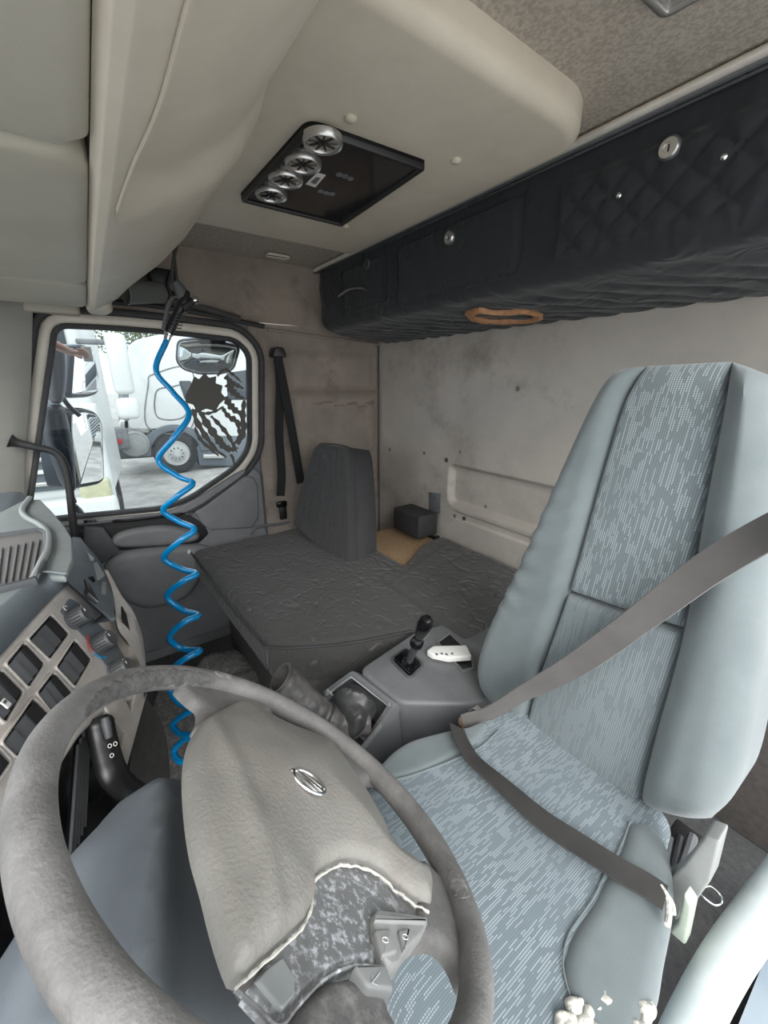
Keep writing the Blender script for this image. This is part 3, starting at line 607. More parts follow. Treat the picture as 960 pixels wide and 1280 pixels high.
for sc, hh in ((1, .006), (1.02, .016), (.92, .024), (.80, .020), (.76, .006)): rows.append([fr(UF, *(cx+(p-cx)*sc*(1+.03*math.sin(i*1.3)*(sc > .9))).xy, hh) for i, p in enumerate(ring_o)])
v, f = grid(rows, closedu=True, closedv=True); obj('hole_trim', v, f, tan, lk, label='tan leather ring round the hole')
pad('hole_shade_sheet', [tuple((cx+(p-cx)*.78).xy) for p in ring_o[::3]], UF, gloss, lk, h0=.006, th=.004, r=.01, depth=.004, n=32, rings=5, label='black sheet standing in for the shaded inside of the hole')  # black sheet painted in for the shade inside the hole

# ================================================================ FIXTURES ON THE FAR SIDE
pb = thing('passenger_seat_belt', 'black passenger seat belt hanging from the pillar behind the door', 'seat belt', (1.93, -.8, 1.0))
P = [(1.95,-0.767,1.733),(1.95,-0.771,1.437),(1.95,-0.773,1.153),(1.95,-0.728,1.022)]
t0 = [(1.96,-0.771,1.73)][0]
strap('belt_webbing', [(1.95,-0.766,1.719),(1.95,-0.767,1.589),(1.95,-0.743,1.361),(1.95,-0.739,1.158),(1.95,-0.724,1.032)], [V((0, 1, 0))], .045, beltd, pb)
strap('belt_webbing', [(1.935,-0.759,1.711),(1.935,-0.787,1.514),(1.935,-0.813,1.293),(1.935,-0.834,1.088)], [V((0, 1, 0))], .046, beltd, pb)
prism('pillar_loop', rnd([(-t0[1]-.035, t0[2]-.02), (-t0[1]+.035, t0[2]-.02), (-t0[1]+.02, t0[2]+.025), (-t0[1]-.02, t0[2]+.025)], .012, 4), FW, .0, .07, black, pb, bevel=.006)
c = [(1.94,-0.721,0.991)][0]
box('belt_tongue', c, (.02, .055, .03), gloss, pb, bevel=.006); box('tongue_plate', (c[0], c[1]-.005, c[2]-.05), (.012, .04, .07), black, pb, bevel=.008)
sl = thing('seat_release_bar', 'black bent tube bar beside the passenger door at bench height', 'bar', (1.85, -.6, .85))
tube('bent_tube', crv([(1.86,-0.526,0.89),(1.86,-0.544,0.915),(1.86,-0.6,0.92),(1.86,-0.674,0.913),(1.86,-0.726,0.915)], 24), .008, dgrey, sl)
# cup and bits on the ledge
cp = thing('cup', 'grey-green plastic beaker lying on its side on the ledge above the door', 'cup', (1.8, -.2, 1.9))
c = V([(1.82,-0.245,1.907)][0]); F = mkframe(c-V((0, -.02, 0)), (-.25, .9, -.1))
lathe('beaker_body', [(.030, -.075), (.034, -.07), (.041, .05), (.044, .055), (.041, .06), (.037, .05), (.028, -.06), (0.0001, -.062)], F, cup, cp, n=28)
bx = thing('junction_box', 'black box with loose wires tucked under the end of the overhead shelf', 'box', (1.85, -.27, 1.9))
box('box_body', V([(1.9,-0.309,1.964)][0]), (.07, .10, .08), black, bx, bevel=.01)
tube('loose_wire', crv([(1.84,-0.272,1.897),(1.84,-0.296,1.883),(1.84,-0.322,1.907),(1.84,-0.316,1.944),(1.84,-0.339,1.989),(1.84,-0.351,1.959)], 30), .006, rubber, bx)
# air blow gun
ag = thing('air_blow_gun', 'black air blow gun hanging from a cord under the overhead shelf', 'air gun', [(1.5,-0.259,1.783)][0])
tube('hanging_cord', crv([(1.5,-0.288,1.993),(1.5,-0.287,1.94),(1.5,-0.286,1.893),(1.5,-0.294,1.88)], 20), .004, rubber, ag)
tube('hanging_cord', crv([(1.5,-0.299,1.995),(1.5,-0.28,1.939),(1.5,-0.273,1.895),(1.5,-0.281,1.852)], 20), .005, rubber, ag)
tube('handle', crv([(1.5,-0.239,1.743),(1.5,-0.264,1.788),(1.5,-0.294,1.836),(1.5,-0.31,1.869)], 14), [.017, .019, .020, .020, .019, .018, .018, .018, .019, .021, .021, .018, .016, .012], black, ag, n=14, flat=.7)
for k in range(6):
    a = V([(1.48,-0.279,1.8)][0]).lerp(V([(1.48,-0.259,1.758)][0]), k/5); box('grip_rib', a, (.008, .03, .003), rubber, ag, bevel=.001)
tube('barrel', [(1.5,-0.28,1.892),(1.5,-0.292,1.871),(1.5,-0.297,1.823)], [.012, .017, .012], dgrey, ag, n=12)
tube('trigger', crv([(1.49,-0.264,1.845),(1.49,-0.248,1.821),(1.49,-0.232,1.775),(1.49,-0.224,1.752)], 14), .006, dgrey, ag)
tube('nozzle_body', [(1.49,-0.287,1.816),(1.49,-0.308,1.831),(1.49,-0.321,1.844)], [.016, .013, .010], black, ag, n=12)
lathe('nozzle_tip', [(.006, 0), (.011, .003), (.011, .012), (.006, .015), (0.0001, .015)], mkframe([(1.48,-0.319,1.84)][0], (-.3, -.9, .25)), chrome, ag, n=16, label='chrome nozzle tip')
q0 = V([(1.5,-0.24,1.747)][0]); q1 = V([(1.5,-0.232,1.726)][0])
tube('hose_coupling', [q0, q0.lerp(q1, .4), q0.lerp(q1, .5), q1], [.013, .013, .010, .010], chrome, ag, n=14)
# coiled hose
HX = [(1.739,-0.269,1.746),(1.722,-0.215,1.641),(1.655,-0.248,1.565),(1.591,-0.279,1.492),(1.588,-0.224,1.417),(1.589,-0.159,1.339),(1.525,-0.202,1.288),(1.483,-0.24,1.265),(1.497,-0.188,1.224),(1.502,-0.138,1.18),(1.455,-0.175,1.145),(1.413,-0.212,1.121),(1.432,-0.162,1.082),(1.438,-0.109,1.034),(1.385,-0.148,1.003),(1.35,-0.188,0.987),(1.366,-0.144,0.964),(1.378,-0.093,0.921),(1.327,-0.125,0.883),(1.292,-0.165,0.866),(1.304,-0.121,0.849),(1.308,-0.073,0.808),(1.275,-0.101,0.773),(1.24,-0.146,0.768),(1.251,-0.103,0.75),(1.267,-0.06,0.713),(1.244,-0.044,0.661),(1.212,-0.065,0.617),(1.173,-0.116,0.61),(1.187,-0.069,0.596),(1.202,-0.03,0.562),(1.167,-0.049,0.541),(1.138,-0.09,0.541),(1.16,-0.05,0.525),(1.16,-0.019,0.502),(1.143,-0.025,0.471),(1.122,-0.054,0.469)]
hp = []
for i, p in enumerate(HX):
    d = (V(p)-V((0, 0, 1.6))).normalized(); ph = i % 4
    hp.append(V(p)+d*(.030 if ph == 2 else -.030 if ph == 0 and i > 0 and i < len(HX)-2 else 0))
hp += [hp[-1]+V((0.0, -.04, -.06)), V((1.15, -.08, .40)), V((1.1, -.15, .315))]
ah = tube('air_hose', crv(hp, 420), .0100, blue, None, n=10); tag(ah, 'bright blue coiled air hose hanging from the blow gun down behind the steering wheel', 'hose')
# grab handle on A pillar
gh = tag(tube('grab_handle', crv([(1.9,0.253,1.404),(1.9,0.234,1.394),(1.9,0.188,1.375),(1.9,0.14,1.353),(1.9,0.121,1.306),(1.9,0.122,1.229),(1.9,0.134,1.119),(1.9,0.153,0.956),(1.9,0.176,0.784)], 60), [.030, .020, .017]+[.0155]*57, rubber, None, n=12, flat=.85), 'black bent grab handle rising from behind the dashboard to the windscreen pillar', 'handle')

# ================================================================ BUNK / PASSENGER SIDE
mt = thing('bench_mattress', 'thick charcoal cotton-covered mattress filling the middle of the cab', 'mattress', (1.4, -.6, .72))
MF = (V((0, 0, .84)), V((1, 0, 0)), V((0, 1, 0)), V((0, 0, 1)))
def wr(x, y, *a): return .004*noise.noise(V((x*6, y*6, 0)))+.003*noise.noise(V((x*17, y*13, 2)))
strip('main_cushion', [(1.955, -.27), (1.955, -.5), (1.955, -.80), (1.95, -1.0)], [(1.045, -.315), (.95, -.45), (.86, -.70), (.80, -1.0)], MF, matt, mt, h0=-.03, th=.032, r=.03, depth=.10, nu=50, nv=50, fn=wr)
tube('piping', crv([(1.945, -.262, .828), (1.5, -.270, .832), (1.10, -.297, .832), (1.035, -.318, .830), (.95, -.445, .832), (.90, -.56, .832), (.85, -.72, .832)], 80), .004, passs, mt, n=6)
strip('rear_cushion', [(1.40, -1.36), (1.37, -1.2), (1.24, -.98), (1.20, -.80)][::-1], [(.70, -.80), (.70, -1.0), (.70, -1.2), (.70, -1.36)], (V((0, 0, .855)), V((1, 0, 0)), V((0, 1, 0)), V((0, 0, 1))), matt, mt, h0=-.05, th=.045, r=.03, depth=.08, nu=60, nv=40,
      fn=lambda x, y, s, t: wr(x, y)+.01*(1-t)*0-.006*math.exp(-(((x+.35*y+.0)*9) % 1-.5)**2/.004))
tube('corner_button', [(1.94, -.256, .845), (1.945, -.250, .83)], .006, white, mt)
pbk = thing('quilted_cushion', 'upright quilted charcoal backrest cushion standing on the mattress', 'backrest', (1.5, -.85, .84))
PF = PASS
pl = [(-0.4036,0.1043),(-0.392,0.2322),(-0.343,0.403),(-0.3095,0.4981),(-0.2785,0.5319)]; pr_ = [(0.0751,-0.0327),(0.0449,0.1208),(-0.0057,0.3263),(-0.0522,0.4798),(-0.0835,0.534)]
strip('quilted_front', pl, pr_, PF, passm, pbk, h0=-.02, th=.025, r=.022, depth=.01, nu=64, nv=60, fn=lambda x, y, s, t: .008*abs(math.sin(s*math.pi*7))**.5+.003*noise.noise(V((x*20, y*20, 0))), rends=(.01, .035))
def backpt(P, d): return [(p[0], p[1]) for p in P]
strip('side_body', pl, pr_, (fr(PF, 0, 0, -.028), PF[1], PF[2], PF[3]), passs, pbk, h0=0, th=.003, r=.01, depth=.125, nu=16, nv=30, rends=(.01, .02))
tube('piping', [fr(PF, p[0], p[1], -.022) for p in crv(pl+pr_[::-1], 90)], .0035, passs, pbk, n=6)
bb = tag(box('black_box', (1.545, -1.30, .895), (.22, .13, .12), passs, None, bevel=.012), 'small black padded box behind the quilted backrest against the rear wall', 'box')
wbd = tag(box('wooden_board', (1.42, -1.14, .79), (.62, .46, .022), wood, None, bevel=.002), 'bare tan chipboard patch showing beside the quilted backrest', 'board')
# bench base, a plain box under the mattress
bs_ = tag(box('bench_base', (1.42, -.85, .505), (.92, .96, .41), darkc, None, bevel=.02), 'dark bench base under the charcoal mattress', 'box')
clp = [(1.708,-0.161,0.4),(1.769,-0.249,0.4),(1.722,-0.377,0.4),(1.521,-0.423,0.4),(1.257,-0.394,0.4),(1.348,-0.266,0.4),(1.556,-0.201,0.4)]
pad('x', [(p[0], p[1]) for p in clp], (V((0, 0, .31)), V((1, 0, 0)), V((0, 1, 0)), V((0, 0, 1))), dusty, None, h0=.02, th=.09, r=.12, depth=.02, n=60, rings=20, fn=lambda x, y: .03*noise.noise(V((x*12, y*12, 0)))+.012*noise.noise(V((x*30, y*30, 0))))
cl = bpy.data.objects['x']; cl.name = 'crumpled_cloth'; tag(cl, 'crumpled dusty grey cloth on the floor below the mattress corner', 'cloth')
fm = [(1.223,0.154,0.32),(1.789,-0.032,0.32),(1.762,-0.16,0.32),(1.469,-0.397,0.32),(1.094,-0.265,0.32),(1.091,-0.032,0.32)]
o = pad('floor_mat', [(p[0], p[1]) for p in fm], (V((0, 0, .305)), V((1, 0, 0)), V((0, 1, 0)), V((0, 0, 1))), dusty, None, h0=.004, th=.012, r=.02, depth=.003, n=60, smoothc=False, fn=lambda x, y: .004*noise.noise(V((x*15, y*15, 0)))); tag(o, 'worn grey rubber floor mat seen through the steering wheel', 'mat')

# ================================================================ GEAR CONSOLE
gc = thing('gear_console', 'grey plastic centre console between driver seat and mattress', 'console', (.7, -.6, .35))
CF = CONS
top = [(0.792,-0.475),(0.829,-0.72),(0.778,-0.791),(0.584,-0.713),(0.516,-0.644),(0.628,-0.495)]
top = [(p[0], p[1]) for p in top]
a, b, c_, d, e_, g_ = top
# upper block
blk = [a, (b[0]+.01, b[1]), (c_[0]+.02, c_[1]-.12), (e_[0]-.0, -.98), (e_[0]+.0, e_[1]), g_]
plate('console_block', rnd(blk, [.03, .03, .02, .02, .04, .02], 5), CF, -.5, 0, mgrey, gc, edge=.012, seg=5)
# sloping tray in front
def dpoly(name, P, m, parent, th=.01, bevel=.002, **k):
    P = [V(p) for p in P]; c = sum(P, V())/len(P); n = (P[1]-P[0]).cross(P[-1]-P[0]).normalized()
    if n.dot(V((0, 0, 1.6))-c) < 0: n = -n
    F = mkframe(c, n); prism(name, tl(F, P), F, -th, th*.3, m, parent, bevel=bevel, **k); return F
def tl(F, P): return [((V(p)-F[0]).dot(F[1]), (V(p)-F[0]).dot(F[2])) for p in P]
tqa = [V(p) for p in [(0.798,-0.466,0.835),(0.629,-0.493,0.835)]]; tqb = [V(p) for p in [(0.626,-0.39,0.765),(0.843,-0.389,0.765)]]; tq4 = tqa+tqb
tn = (tq4[1]-tq4[0]).cross(tq4[3]-tq4[0]).normalized(); tn = tn if tn.z > 0 else -tn
TQ = mkframe(sum(tq4, V())/4, tn, up=(0, 1, 0)); tl4 = rnd(tl(TQ, tq4), .012, 4)
ringp('tray_frame', offset(tl4, -.016), tl4, TQ, -.03, .004, mgrey, gc, crown=.003)
ringp('tray_lip', offset(tl4, -.020), offset(tl4, -.015), TQ, -.02, .006, silver, gc, crown=.001, label='bright edge of the tray opening')
ringp('tray_wall', offset(tl4, -.021), offset(tl4, -.017), TQ, -.10, .002, dgrey, gc, crown=.001)
prism('tray_floor', offset(tl4, -.017), TQ, -.12, -.10, black, gc, bevel=0)
B_, C_2 = tq4[1], tq4[2]
sk_ = [B_+V((0, 0, -.004)), C_2+V((0, 0, -.004)), V((C_2.x-.01, C_2.y+.01, .45)), V((B_.x-.03, B_.y-.02, .45))]
v = sk_+[p+V((.012, .012, 0)) for p in sk_]
obj('side_skirt', v, [(0, 1, 2, 3), (4, 7, 6, 5), (0, 4, 5, 1), (1, 5, 6, 2), (2, 6, 7, 3), (3, 7, 4, 0)], mgrey, gc, bevel=.004)
wl = [(0.748,-0.736),(0.758,-0.793),(0.652,-0.774),(0.609,-0.734),(0.618,-0.705)]
prism('storage_well', wl, CF, .0, .0015, black, gc, bevel=0, label='dark storage well')
ringp('well_rim', wl, offset(wl, .008), CF, -.002, .006, mgrey, gc, crown=.002)
gp = [(0.764,-0.576),(0.776,-0.633),(0.703,-0.627),(0.686,-0.572)]
plate('selector_plate', rnd(gp, .006, 3), CF, 0, .010, gloss, gc, edge=.003)
ringp('selector_surround', offset(rnd(gp, .006, 3), .002), offset(rnd(gp, .006, 3), .010), CF, 0, .004, dgrey, gc, crown=.001)
gl_ = thing('gear_lever', 'small black gear selector lever with a glossy knob on the centre console', 'gear lever', fr(CF, *[(0.725,-0.592)][0], .01))
b0 = fr(CF, *[(0.722,-0.596)][0], .008); tp_ = V([(0.596,-0.539,1.064)][0])
ax = (tp_-b0); F = mkframe(b0, ax, up=(1, 0, 0)); L_ = ax.length
lathe('boot', [(.020, 0), (.019, .01), (.013, .02), (.012, .028)], F, gloss, gl_, n=20)
lathe('shaft', [(.0095, .02), (.010, L_*.45), (.0095, L_*.7)], F, chrome if False else dgrey, gl_, n=18)
lathe('collar', [(.010, L_*.52), (.0165, L_*.54), (.018, L_*.57), (.0165, L_*.61), (.011, L_*.63)], F, gloss, gl_, n=22)
lathe('knob', [(.010, L_*.70), (.013, L_*.76), (.0175, L_*.90), (.0185, L_*1.0), (.0165, L_*1.08), (.010, L_*1.13), (0.0001, L_*1.14)], F, gloss, gl_, n=24)
rm = [(0.72,-0.662),(0.726,-0.692),(0.671,-0.775),(0.627,-0.751),(0.661,-0.691),(0.698,-0.664)]
o = plate('remote_control', rnd(rm, .006, 3), CF, .008, .024, white, None, edge=.005); tag(o, 'white plastic remote control lying on the centre console against the seat', 'remote')
OFF['remote_control'] = V(o.location)
for q in [(0.689,-0.673),(0.683,-0.687),(0.673,-0.696),(0.666,-0.711)]: prism('remote_button', rnd([(q[0]-.004, q[1]-.003), (q[0]+.004, q[1]-.003), (q[0]+.004, q[1]+.003), (q[0]-.004, q[1]+.003)], .001, 2), CF, .0238, .0252, mgrey, o, bevel=0)
gb = thing('gear_gaiter', 'collapsed dusty black leather gaiter lying open-ended in front of the console', 'gaiter', (.85, -.35, .7))
gpth = [(0.747,-0.24,0.96),(0.734,-0.267,0.925),(0.716,-0.296,0.886),(0.699,-0.327,0.849),(0.674,-0.365,0.822),(0.657,-0.414,0.816)]
R_ = [.040, .036, .032, .029, .030, .036, .041, .038, .030]
C_ = crv(gpth, 60); RR = [.041-.010*sst(0, .5, i/59)+.013*sst(.62, .85, i/59)+.0025*math.sin(i*.9)*sst(.3, .6, i/59)-.004*math.exp(-((i-36)/2.5)**2) for i in range(60)]
rings = tubeg(C_, RR, 30, flat=.78)
for i, r_ in enumerate(rings):
    for k in range(30):
        d = (r_[k]-C_[i]); r_[k] = C_[i]+d*(1+.10*noise.noise(V((i*.14, k*.5, 0)))+.07*noise.noise(V((i*.4, k*1.1, 4))))
inn = [[C_[i]+(p-C_[i])*.86 for p in rings[i]] for i in (0, 3, 8, 14)]
v, f = grid(inn[::-1]+rings, closedu=True); obj('leather_sleeve', v, f, bootg, gb, ang=75)
tube('drawstring', [p+ (p-C_[36])*.05 for p in rings[36]], .003, leather, gb, closed=True, n=6)
tube('cuff_seam', [p+(p-C_[1])*.02 for p in rings[1]], .003, leather, gb, closed=True, n=6)
fb = [(0.72,-0.362,0.866),(0.707,-0.417,0.884),(0.664,-0.443,0.87),(0.619,-0.44,0.867),(0.604,-0.367,0.843),(0.647,-0.35,0.842)]
cF = mkframe(sum((V(p) for p in fb), V())/6, (-.55, -.1, .83))
def tl(F, P): return [((V(p)-F[0]).dot(F[1]), (V(p)-F[0]).dot(F[2])) for p in P]
pad('leather_folds', tl(cF, fb), cF, leather, gb, h0=-.03, th=.05, r=.05, depth=.05, n=60, rings=24, fn=lambda x, y: .018*abs(noise.noise(V((x*22, y*22, 0))))+.008*math.sin(x*120+y*60))

# ================================================================ DRIVER SEAT
st = thing('driver_seat', 'high-backed teal-grey driver seat with woven dash-patterned centre panels', 'seat', (.31, -.55, .35))
SF = SEATB
LL = [(-0.103,0.0031),(-0.205,0.0002),(-0.245,0.0582),(-0.237,0.1736),(-0.198,0.354),(-0.156,0.5752),(-0.127,0.716),(-0.105,0.7752),(-0.08,0.7915)]   # left outer edge bottom->top
SL = [(-0.084,0),(-0.084,0.1265),(-0.071,0.3365),(-0.068,0.5752),(-0.064,0.7129),(-0.056,0.7598),(-0.047,0.7954)]
SR = [(0.15,0.0165),(0.141,0.1469),(0.131,0.3569),(0.107,0.557),(0.091,0.7088),(0.083,0.769),(0.077,0.7986)]
RR_ = [(0.241,0.0737),(0.256,0.1532),(0.242,0.2899),(0.222,0.4154),(0.19,0.5785),(0.166,0.6846),(0.142,0.7529),(0.127,0.7774)]
def fold(x, y, s, t): return .0045*math.sin(y*115+3*math.sin(x*30))*sst(.28, .40, t)*(1-sst(.62, .78, t))*(1-s)*1.5
strip('side_bolster', LL, SL, SF, plain, st, h0=-.015, th=.040, r=.035, depth=.12, nu=22, nv=70, fn=fold, rends=(.04, .05))
strip('side_bolster', SR, RR_, SF, plain, st, h0=-.015, th=.065, r=.05, depth=.12, nu=26, nv=70, rends=(.06, .05), fn=lambda x, y, s, t: .02*sst(.15, .7, s)*0)
# centre panels: split at the cross seam
def split(P, v0, v1, n=30):
    Q = crv(P, 200); Q = [q for q in Q if v0 <= q.y <= v1]; Q = resample(Q, n); return [(q.x, q.y) for q in Q]
seamL = [(-0.071,0.3387)][0][1]; seamR = [(0.131,0.3569)][0][1]
strip('centre_panel', split(SL, seamL, 9), split(SR, seamR, 9), SF, patb, st, h0=-.015, th=.025, r=.010, depth=.06, nu=30, nv=60, rends=(.010, .05), dome=.006)
strip('lower_back_panel', split(SL, -9, seamL-.001), split(SR, -9, seamR-.001), SF, patl, st, h0=-.015, th=.029, r=.010, depth=.06, nu=30, nv=50, rends=(.02, .012), dome=.008)
bs2 = [(p[0], p[1]) for p in LL]; bs3 = [(p[0], p[1]) for p in RR_]
strip('backrest_shell', [(p[0]*.96, p[1]) for p in bs2], [(p[0]*.96, p[1]) for p in bs3], (fr(SF, 0, 0, -.085), SF[1], SF[2], SF[3]), plain, st, h0=0, th=.002, r=.02, depth=.05, nu=12, nv=40)
for Pl in (SL, SR): tube('seam_piping', [fr(SF, p.x, p.y, -.004) for p in crv(Pl, 90)[:84]], .0022, plain, st, n=6)
# cushion
QF = CUSH
def cs(s): return s
cl_ = [(0.138,-0.1493),(0.153,-0.0972),(0.181,-0.0311),(0.174,0.0521),(0.153,0.1162)]
CL = [(p[0], p[1]) for p in [(0.143,-0.2995),(0.136,-0.1863),(0.156,-0.1002),(0.181,-0.0311),(0.174,0.0521),(0.146,0.1342)]]+[(.140, .17), (.12, .235)]
CL[0] = (.10, -.31); CL[1] = (.145, -.24)
CRR = [(p[0], p[1]) for p in [(-0.183,-0.2394),(-0.226,-0.1873),(-0.251,-0.1372),(-0.264,-0.0942),(-0.273,-0.0541),(-0.282,0.009)]]+[(-.275, .11), (-.255, .235)]
CRR[0] = (-.20, -.31)
strip('seat_cushion', CRR, CL, QF, pats, st, h0=-.05, th=.05, r=.035, depth=.10, nu=50, nv=60, dome=-.002, rends=(.02, .06), fn=lambda x, y, s, t: .002*noise.noise(V((x*9, y*9, 0)))-.003*math.exp(-((y-.06-.1*x)/.005)**2))
cb1 = [(-0.16,-0.218),(-0.169,-0.1719),(-0.174,-0.1269),(-0.178,-0.0858),(-0.182,-0.0567),(-0.183,-0.0127),(-0.185,0.0144),(-0.194,0.0414),(-0.208,0.0584),(-0.229,0.0735),(-0.249,0.1146),(-0.276,0.0795),(-0.285,0.0435),(-0.279,-0.0217),(-0.269,-0.0688),(-0.258,-0.1238),(-0.245,-0.1689),(-0.222,-0.218),(-0.203,-0.241),(-0.179,-0.2461)]
pad('cushion_bolster', cb1, QF, plain, st, h0=-.01, th=.018, r=.022, depth=.07, n=110)
cb2 = [(-0.066,-0.0234),(-0.074,-0.1216)][0]
cb4 = [(0.169,0.0567),(0.176,0.0156),(0.173,-0.0244),(0.153,-0.0946),(0.137,-0.1396),(0.129,-0.1737),(0.109,-0.1757),(0.095,-0.1306),(0.096,-0.0725),(0.099,-0.0114),(0.111,0.0467),(0.128,0.0897),(0.148,0.1148)]
pad('cushion_bolster', cb4, QF, plain, st, h0=-.012, th=.018, r=.014, depth=.07, n=90)
tube('seam_piping', [fr(QF, p.x, p.y, .003) for p in crv([(0.091,-0.1881),(0.083,-0.118),(0.091,-0.0579),(0.101,-0.0038),(0.115,0.0533),(0.135,0.1014)], 40)], .002, plain, st, n=6)
tube('seam_piping', [fr(QF, p.x, p.y, .002) for p in crv([(-0.159,-0.2223),(-0.168,-0.1752),(-0.173,-0.1301),(-0.177,-0.089),(-0.181,-0.06),(-0.182,-0.0149),(-0.184,0.0122),(-0.193,0.0392),(-0.208,0.0562),(-0.229,0.0712),(-0.244,0.1013)], 60)], .0012, plain, st, n=6)
# torn foam
for q in [(-0.225,0.066),(-0.237,0.064),(-0.228,0.088),(-0.244,0.066),(-0.241,0.0379),(-0.276,0.0028),(-0.278,0.0189)]:
    pad('torn_foam', [(q[0]+.010*math.cos(a)*(.5+random.random()), q[1]+.016*math.sin(a)*(.5+random.random())) for a in [k*math.pi/4 for k in range(8)]], QF, foam, st, h0=.0, th=.009, r=.008, depth=.002, n=24, fn=lambda x, y: .004*noise.noise(V((x*150, y*150, 0))), label='pale torn foam showing through the cover')
strip('seat_underside', [(p[0]*.95, p[1]) for p in CRR], [(p[0]*.95, p[1]) for p in CL], (fr(QF, 0, 0, -.15), QF[1], QF[2], QF[3]), dgrey, st, h0=0, th=.002, r=.02, depth=.14, nu=8, nv=14)
box('suspension_base', (.28, -.40, .50), (.34, .40, .40), dgrey, st, bevel=.02)
# side frame and recliner on the right of the seat
SDF = mkframe((.045, -.6, .85), (-1, 0, 0))
sfp = [(0.058,-0.6,0.997),(0.043,-0.6,1.005),(0.038,-0.6,0.927),(0.044,-0.6,0.876),(0.053,-0.6,0.88),(0.054,-0.6,0.808),(0.091,-0.6,0.842),(0.077,-0.6,0.882),(0.068,-0.6,0.924)]
SX = (V((.062, 0, 0)), V((0, -1, 0)), V((0, 0, 1)), V((-1, 0, 0)))
dpoly('recliner_cover', sfp, mat('light_grey_plastic', (.30, .31, .30), .5, c2=(.25, .26, .25), ns=12), st, th=.03, bevel=.006, label='light grey recliner side cover')
for x0, x1 in ((834, 828), (846, 840), (856, 852)):
    pass
tube('recliner_bar', [(0.11,-0.712,0.817),(0.091,-0.63,0.819)], .006, dgrey, st); tube('recliner_bar', [(0.1,-0.726,0.82),(0.083,-0.643,0.822)], .006, rubber, st); tube('recliner_bar', [(0.087,-0.745,0.82),(0.075,-0.657,0.827)], .008, mgrey, st)
box('hinge_block', V([(0.097,-0.76,0.741)][0]), (.05, .06, .10), black, st, bevel=.005)
glp = [(0.055,-0.56,0.916),(0.042,-0.56,0.906),(0.036,-0.56,0.83),(0.056,-0.56,0.829),(0.051,-0.56,0.858)]
dpoly('lever_flap', glp, sage, st, th=.018, bevel=.004, label='pale green plastic lever')
tube('wire_loop', crv([(0.052,-0.722,0.756),(0.045,-0.734,0.759),(0.031,-0.745,0.745),(0.026,-0.745,0.732),(0.032,-0.734,0.728),(0.046,-0.721,0.74),(0.054,-0.716,0.749)], 40), .0014, chrome, st, n=6)
# lap and shoulder belt
db = thing('driver_seat_belt', 'grey webbing driver seat belt crossing the backrest and lying over the cushion', 'seat belt', (.4, -.55, .9))
sh_ = [(0.073,-0.652,1.457),(0.109,-0.685,1.411),(0.16,-0.689,1.336),(0.223,-0.682,1.225),(0.302,-0.66,1.091),(0.384,-0.626,0.978),(0.434,-0.588,0.908),(0.462,-0.539,0.89)]
wd = [(V(a)-V(b)) for a, b in zip([(0.109,-0.723,1.478),(0.16,-0.71,1.374),(0.293,-0.669,1.152),(0.386,-0.625,0.998),(0.448,-0.576,0.922),(0.468,-0.535,0.9)], [(0.082,-0.679,1.397),(0.124,-0.692,1.317),(0.251,-0.687,1.11),(0.363,-0.631,0.967),(0.426,-0.585,0.899),(0.451,-0.543,0.886)])]
wd[-1] = V((.35, .7, .6)); wd[-2] = V((.1, .4, .9)); wd = [x.normalized() for x in wd]
strap('shoulder_strap', sh_, wd, .046, beltm, db, n=80)
lp_ = [(0.444,-0.502,0.916),(0.414,-0.485,0.917),(0.369,-0.471,0.918),(0.305,-0.475,0.918),(0.226,-0.482,0.917),(0.163,-0.5,0.916),(0.116,-0.515,0.915),(0.087,-0.527,0.914),(0.068,-0.531,0.914)]
wl_ = [(V(a)-V(b)) for a, b in zip([(0.439,-0.523,0.915),(0.378,-0.49,0.917),(0.305,-0.502,0.916),(0.215,-0.509,0.915),(0.146,-0.529,0.914),(0.073,-0.553,0.913)], [(0.437,-0.487,0.917),(0.37,-0.445,0.919),(0.294,-0.444,0.919),(0.209,-0.455,0.919),(0.139,-0.478,0.917),(0.072,-0.506,0.916)])]
wl_[0] = V((-.4, -.1, -.95))*.5+wl_[1].normalized()*.8; wl_[0] = wl_[0] if wl_[0].dot(wl_[1]) > 0 else -wl_[0]; wl_ = [x.normalized() for x in wl_]
strap('lap_strap', lp_, wl_, .040, mat('dark_belt_webbing', (.030, .028, .027), .6, c2=(.045, .042, .04), ns=10), db, n=80)
tube('anchor_stitching', crv([(0.078,-0.543,0.911),(0.067,-0.535,0.912),(0.059,-0.518,0.913),(0.054,-0.5,0.914)], 20), .004, foam, db, label='pale frayed stitching at the anchor')
tube('anchor_stitching', crv([(0.075,-0.54,0.912),(0.061,-0.534,0.912),(0.054,-0.521,0.913)], 16), .003, foam, db)
bk = thing('belt_buckle', 'dirty metal belt buckle wedged between the cushion and console', 'buckle', [(0.458,-0.584,0.88)][0])
box('buckle_body', V([(0.469,-0.608,0.854)][0]), (.05, .035, .03), bezel, bk, bevel=.006); box('buckle_tongue', V([(0.481,-0.572,0.852)][0]), (.03, .02, .02), wood, bk, bevel=.004)
box('buckle_stalk', V([(0.468,-0.582,0.838)][0]), (.03, .03, .09), black, bk, bevel=.006)

# ================================================================ DASHBOARD
da = thing('dashboard', 'curved blue-grey dashboard with silver switch fascia', 'dashboard', (.9, .2, .9))
WF = SWITCH
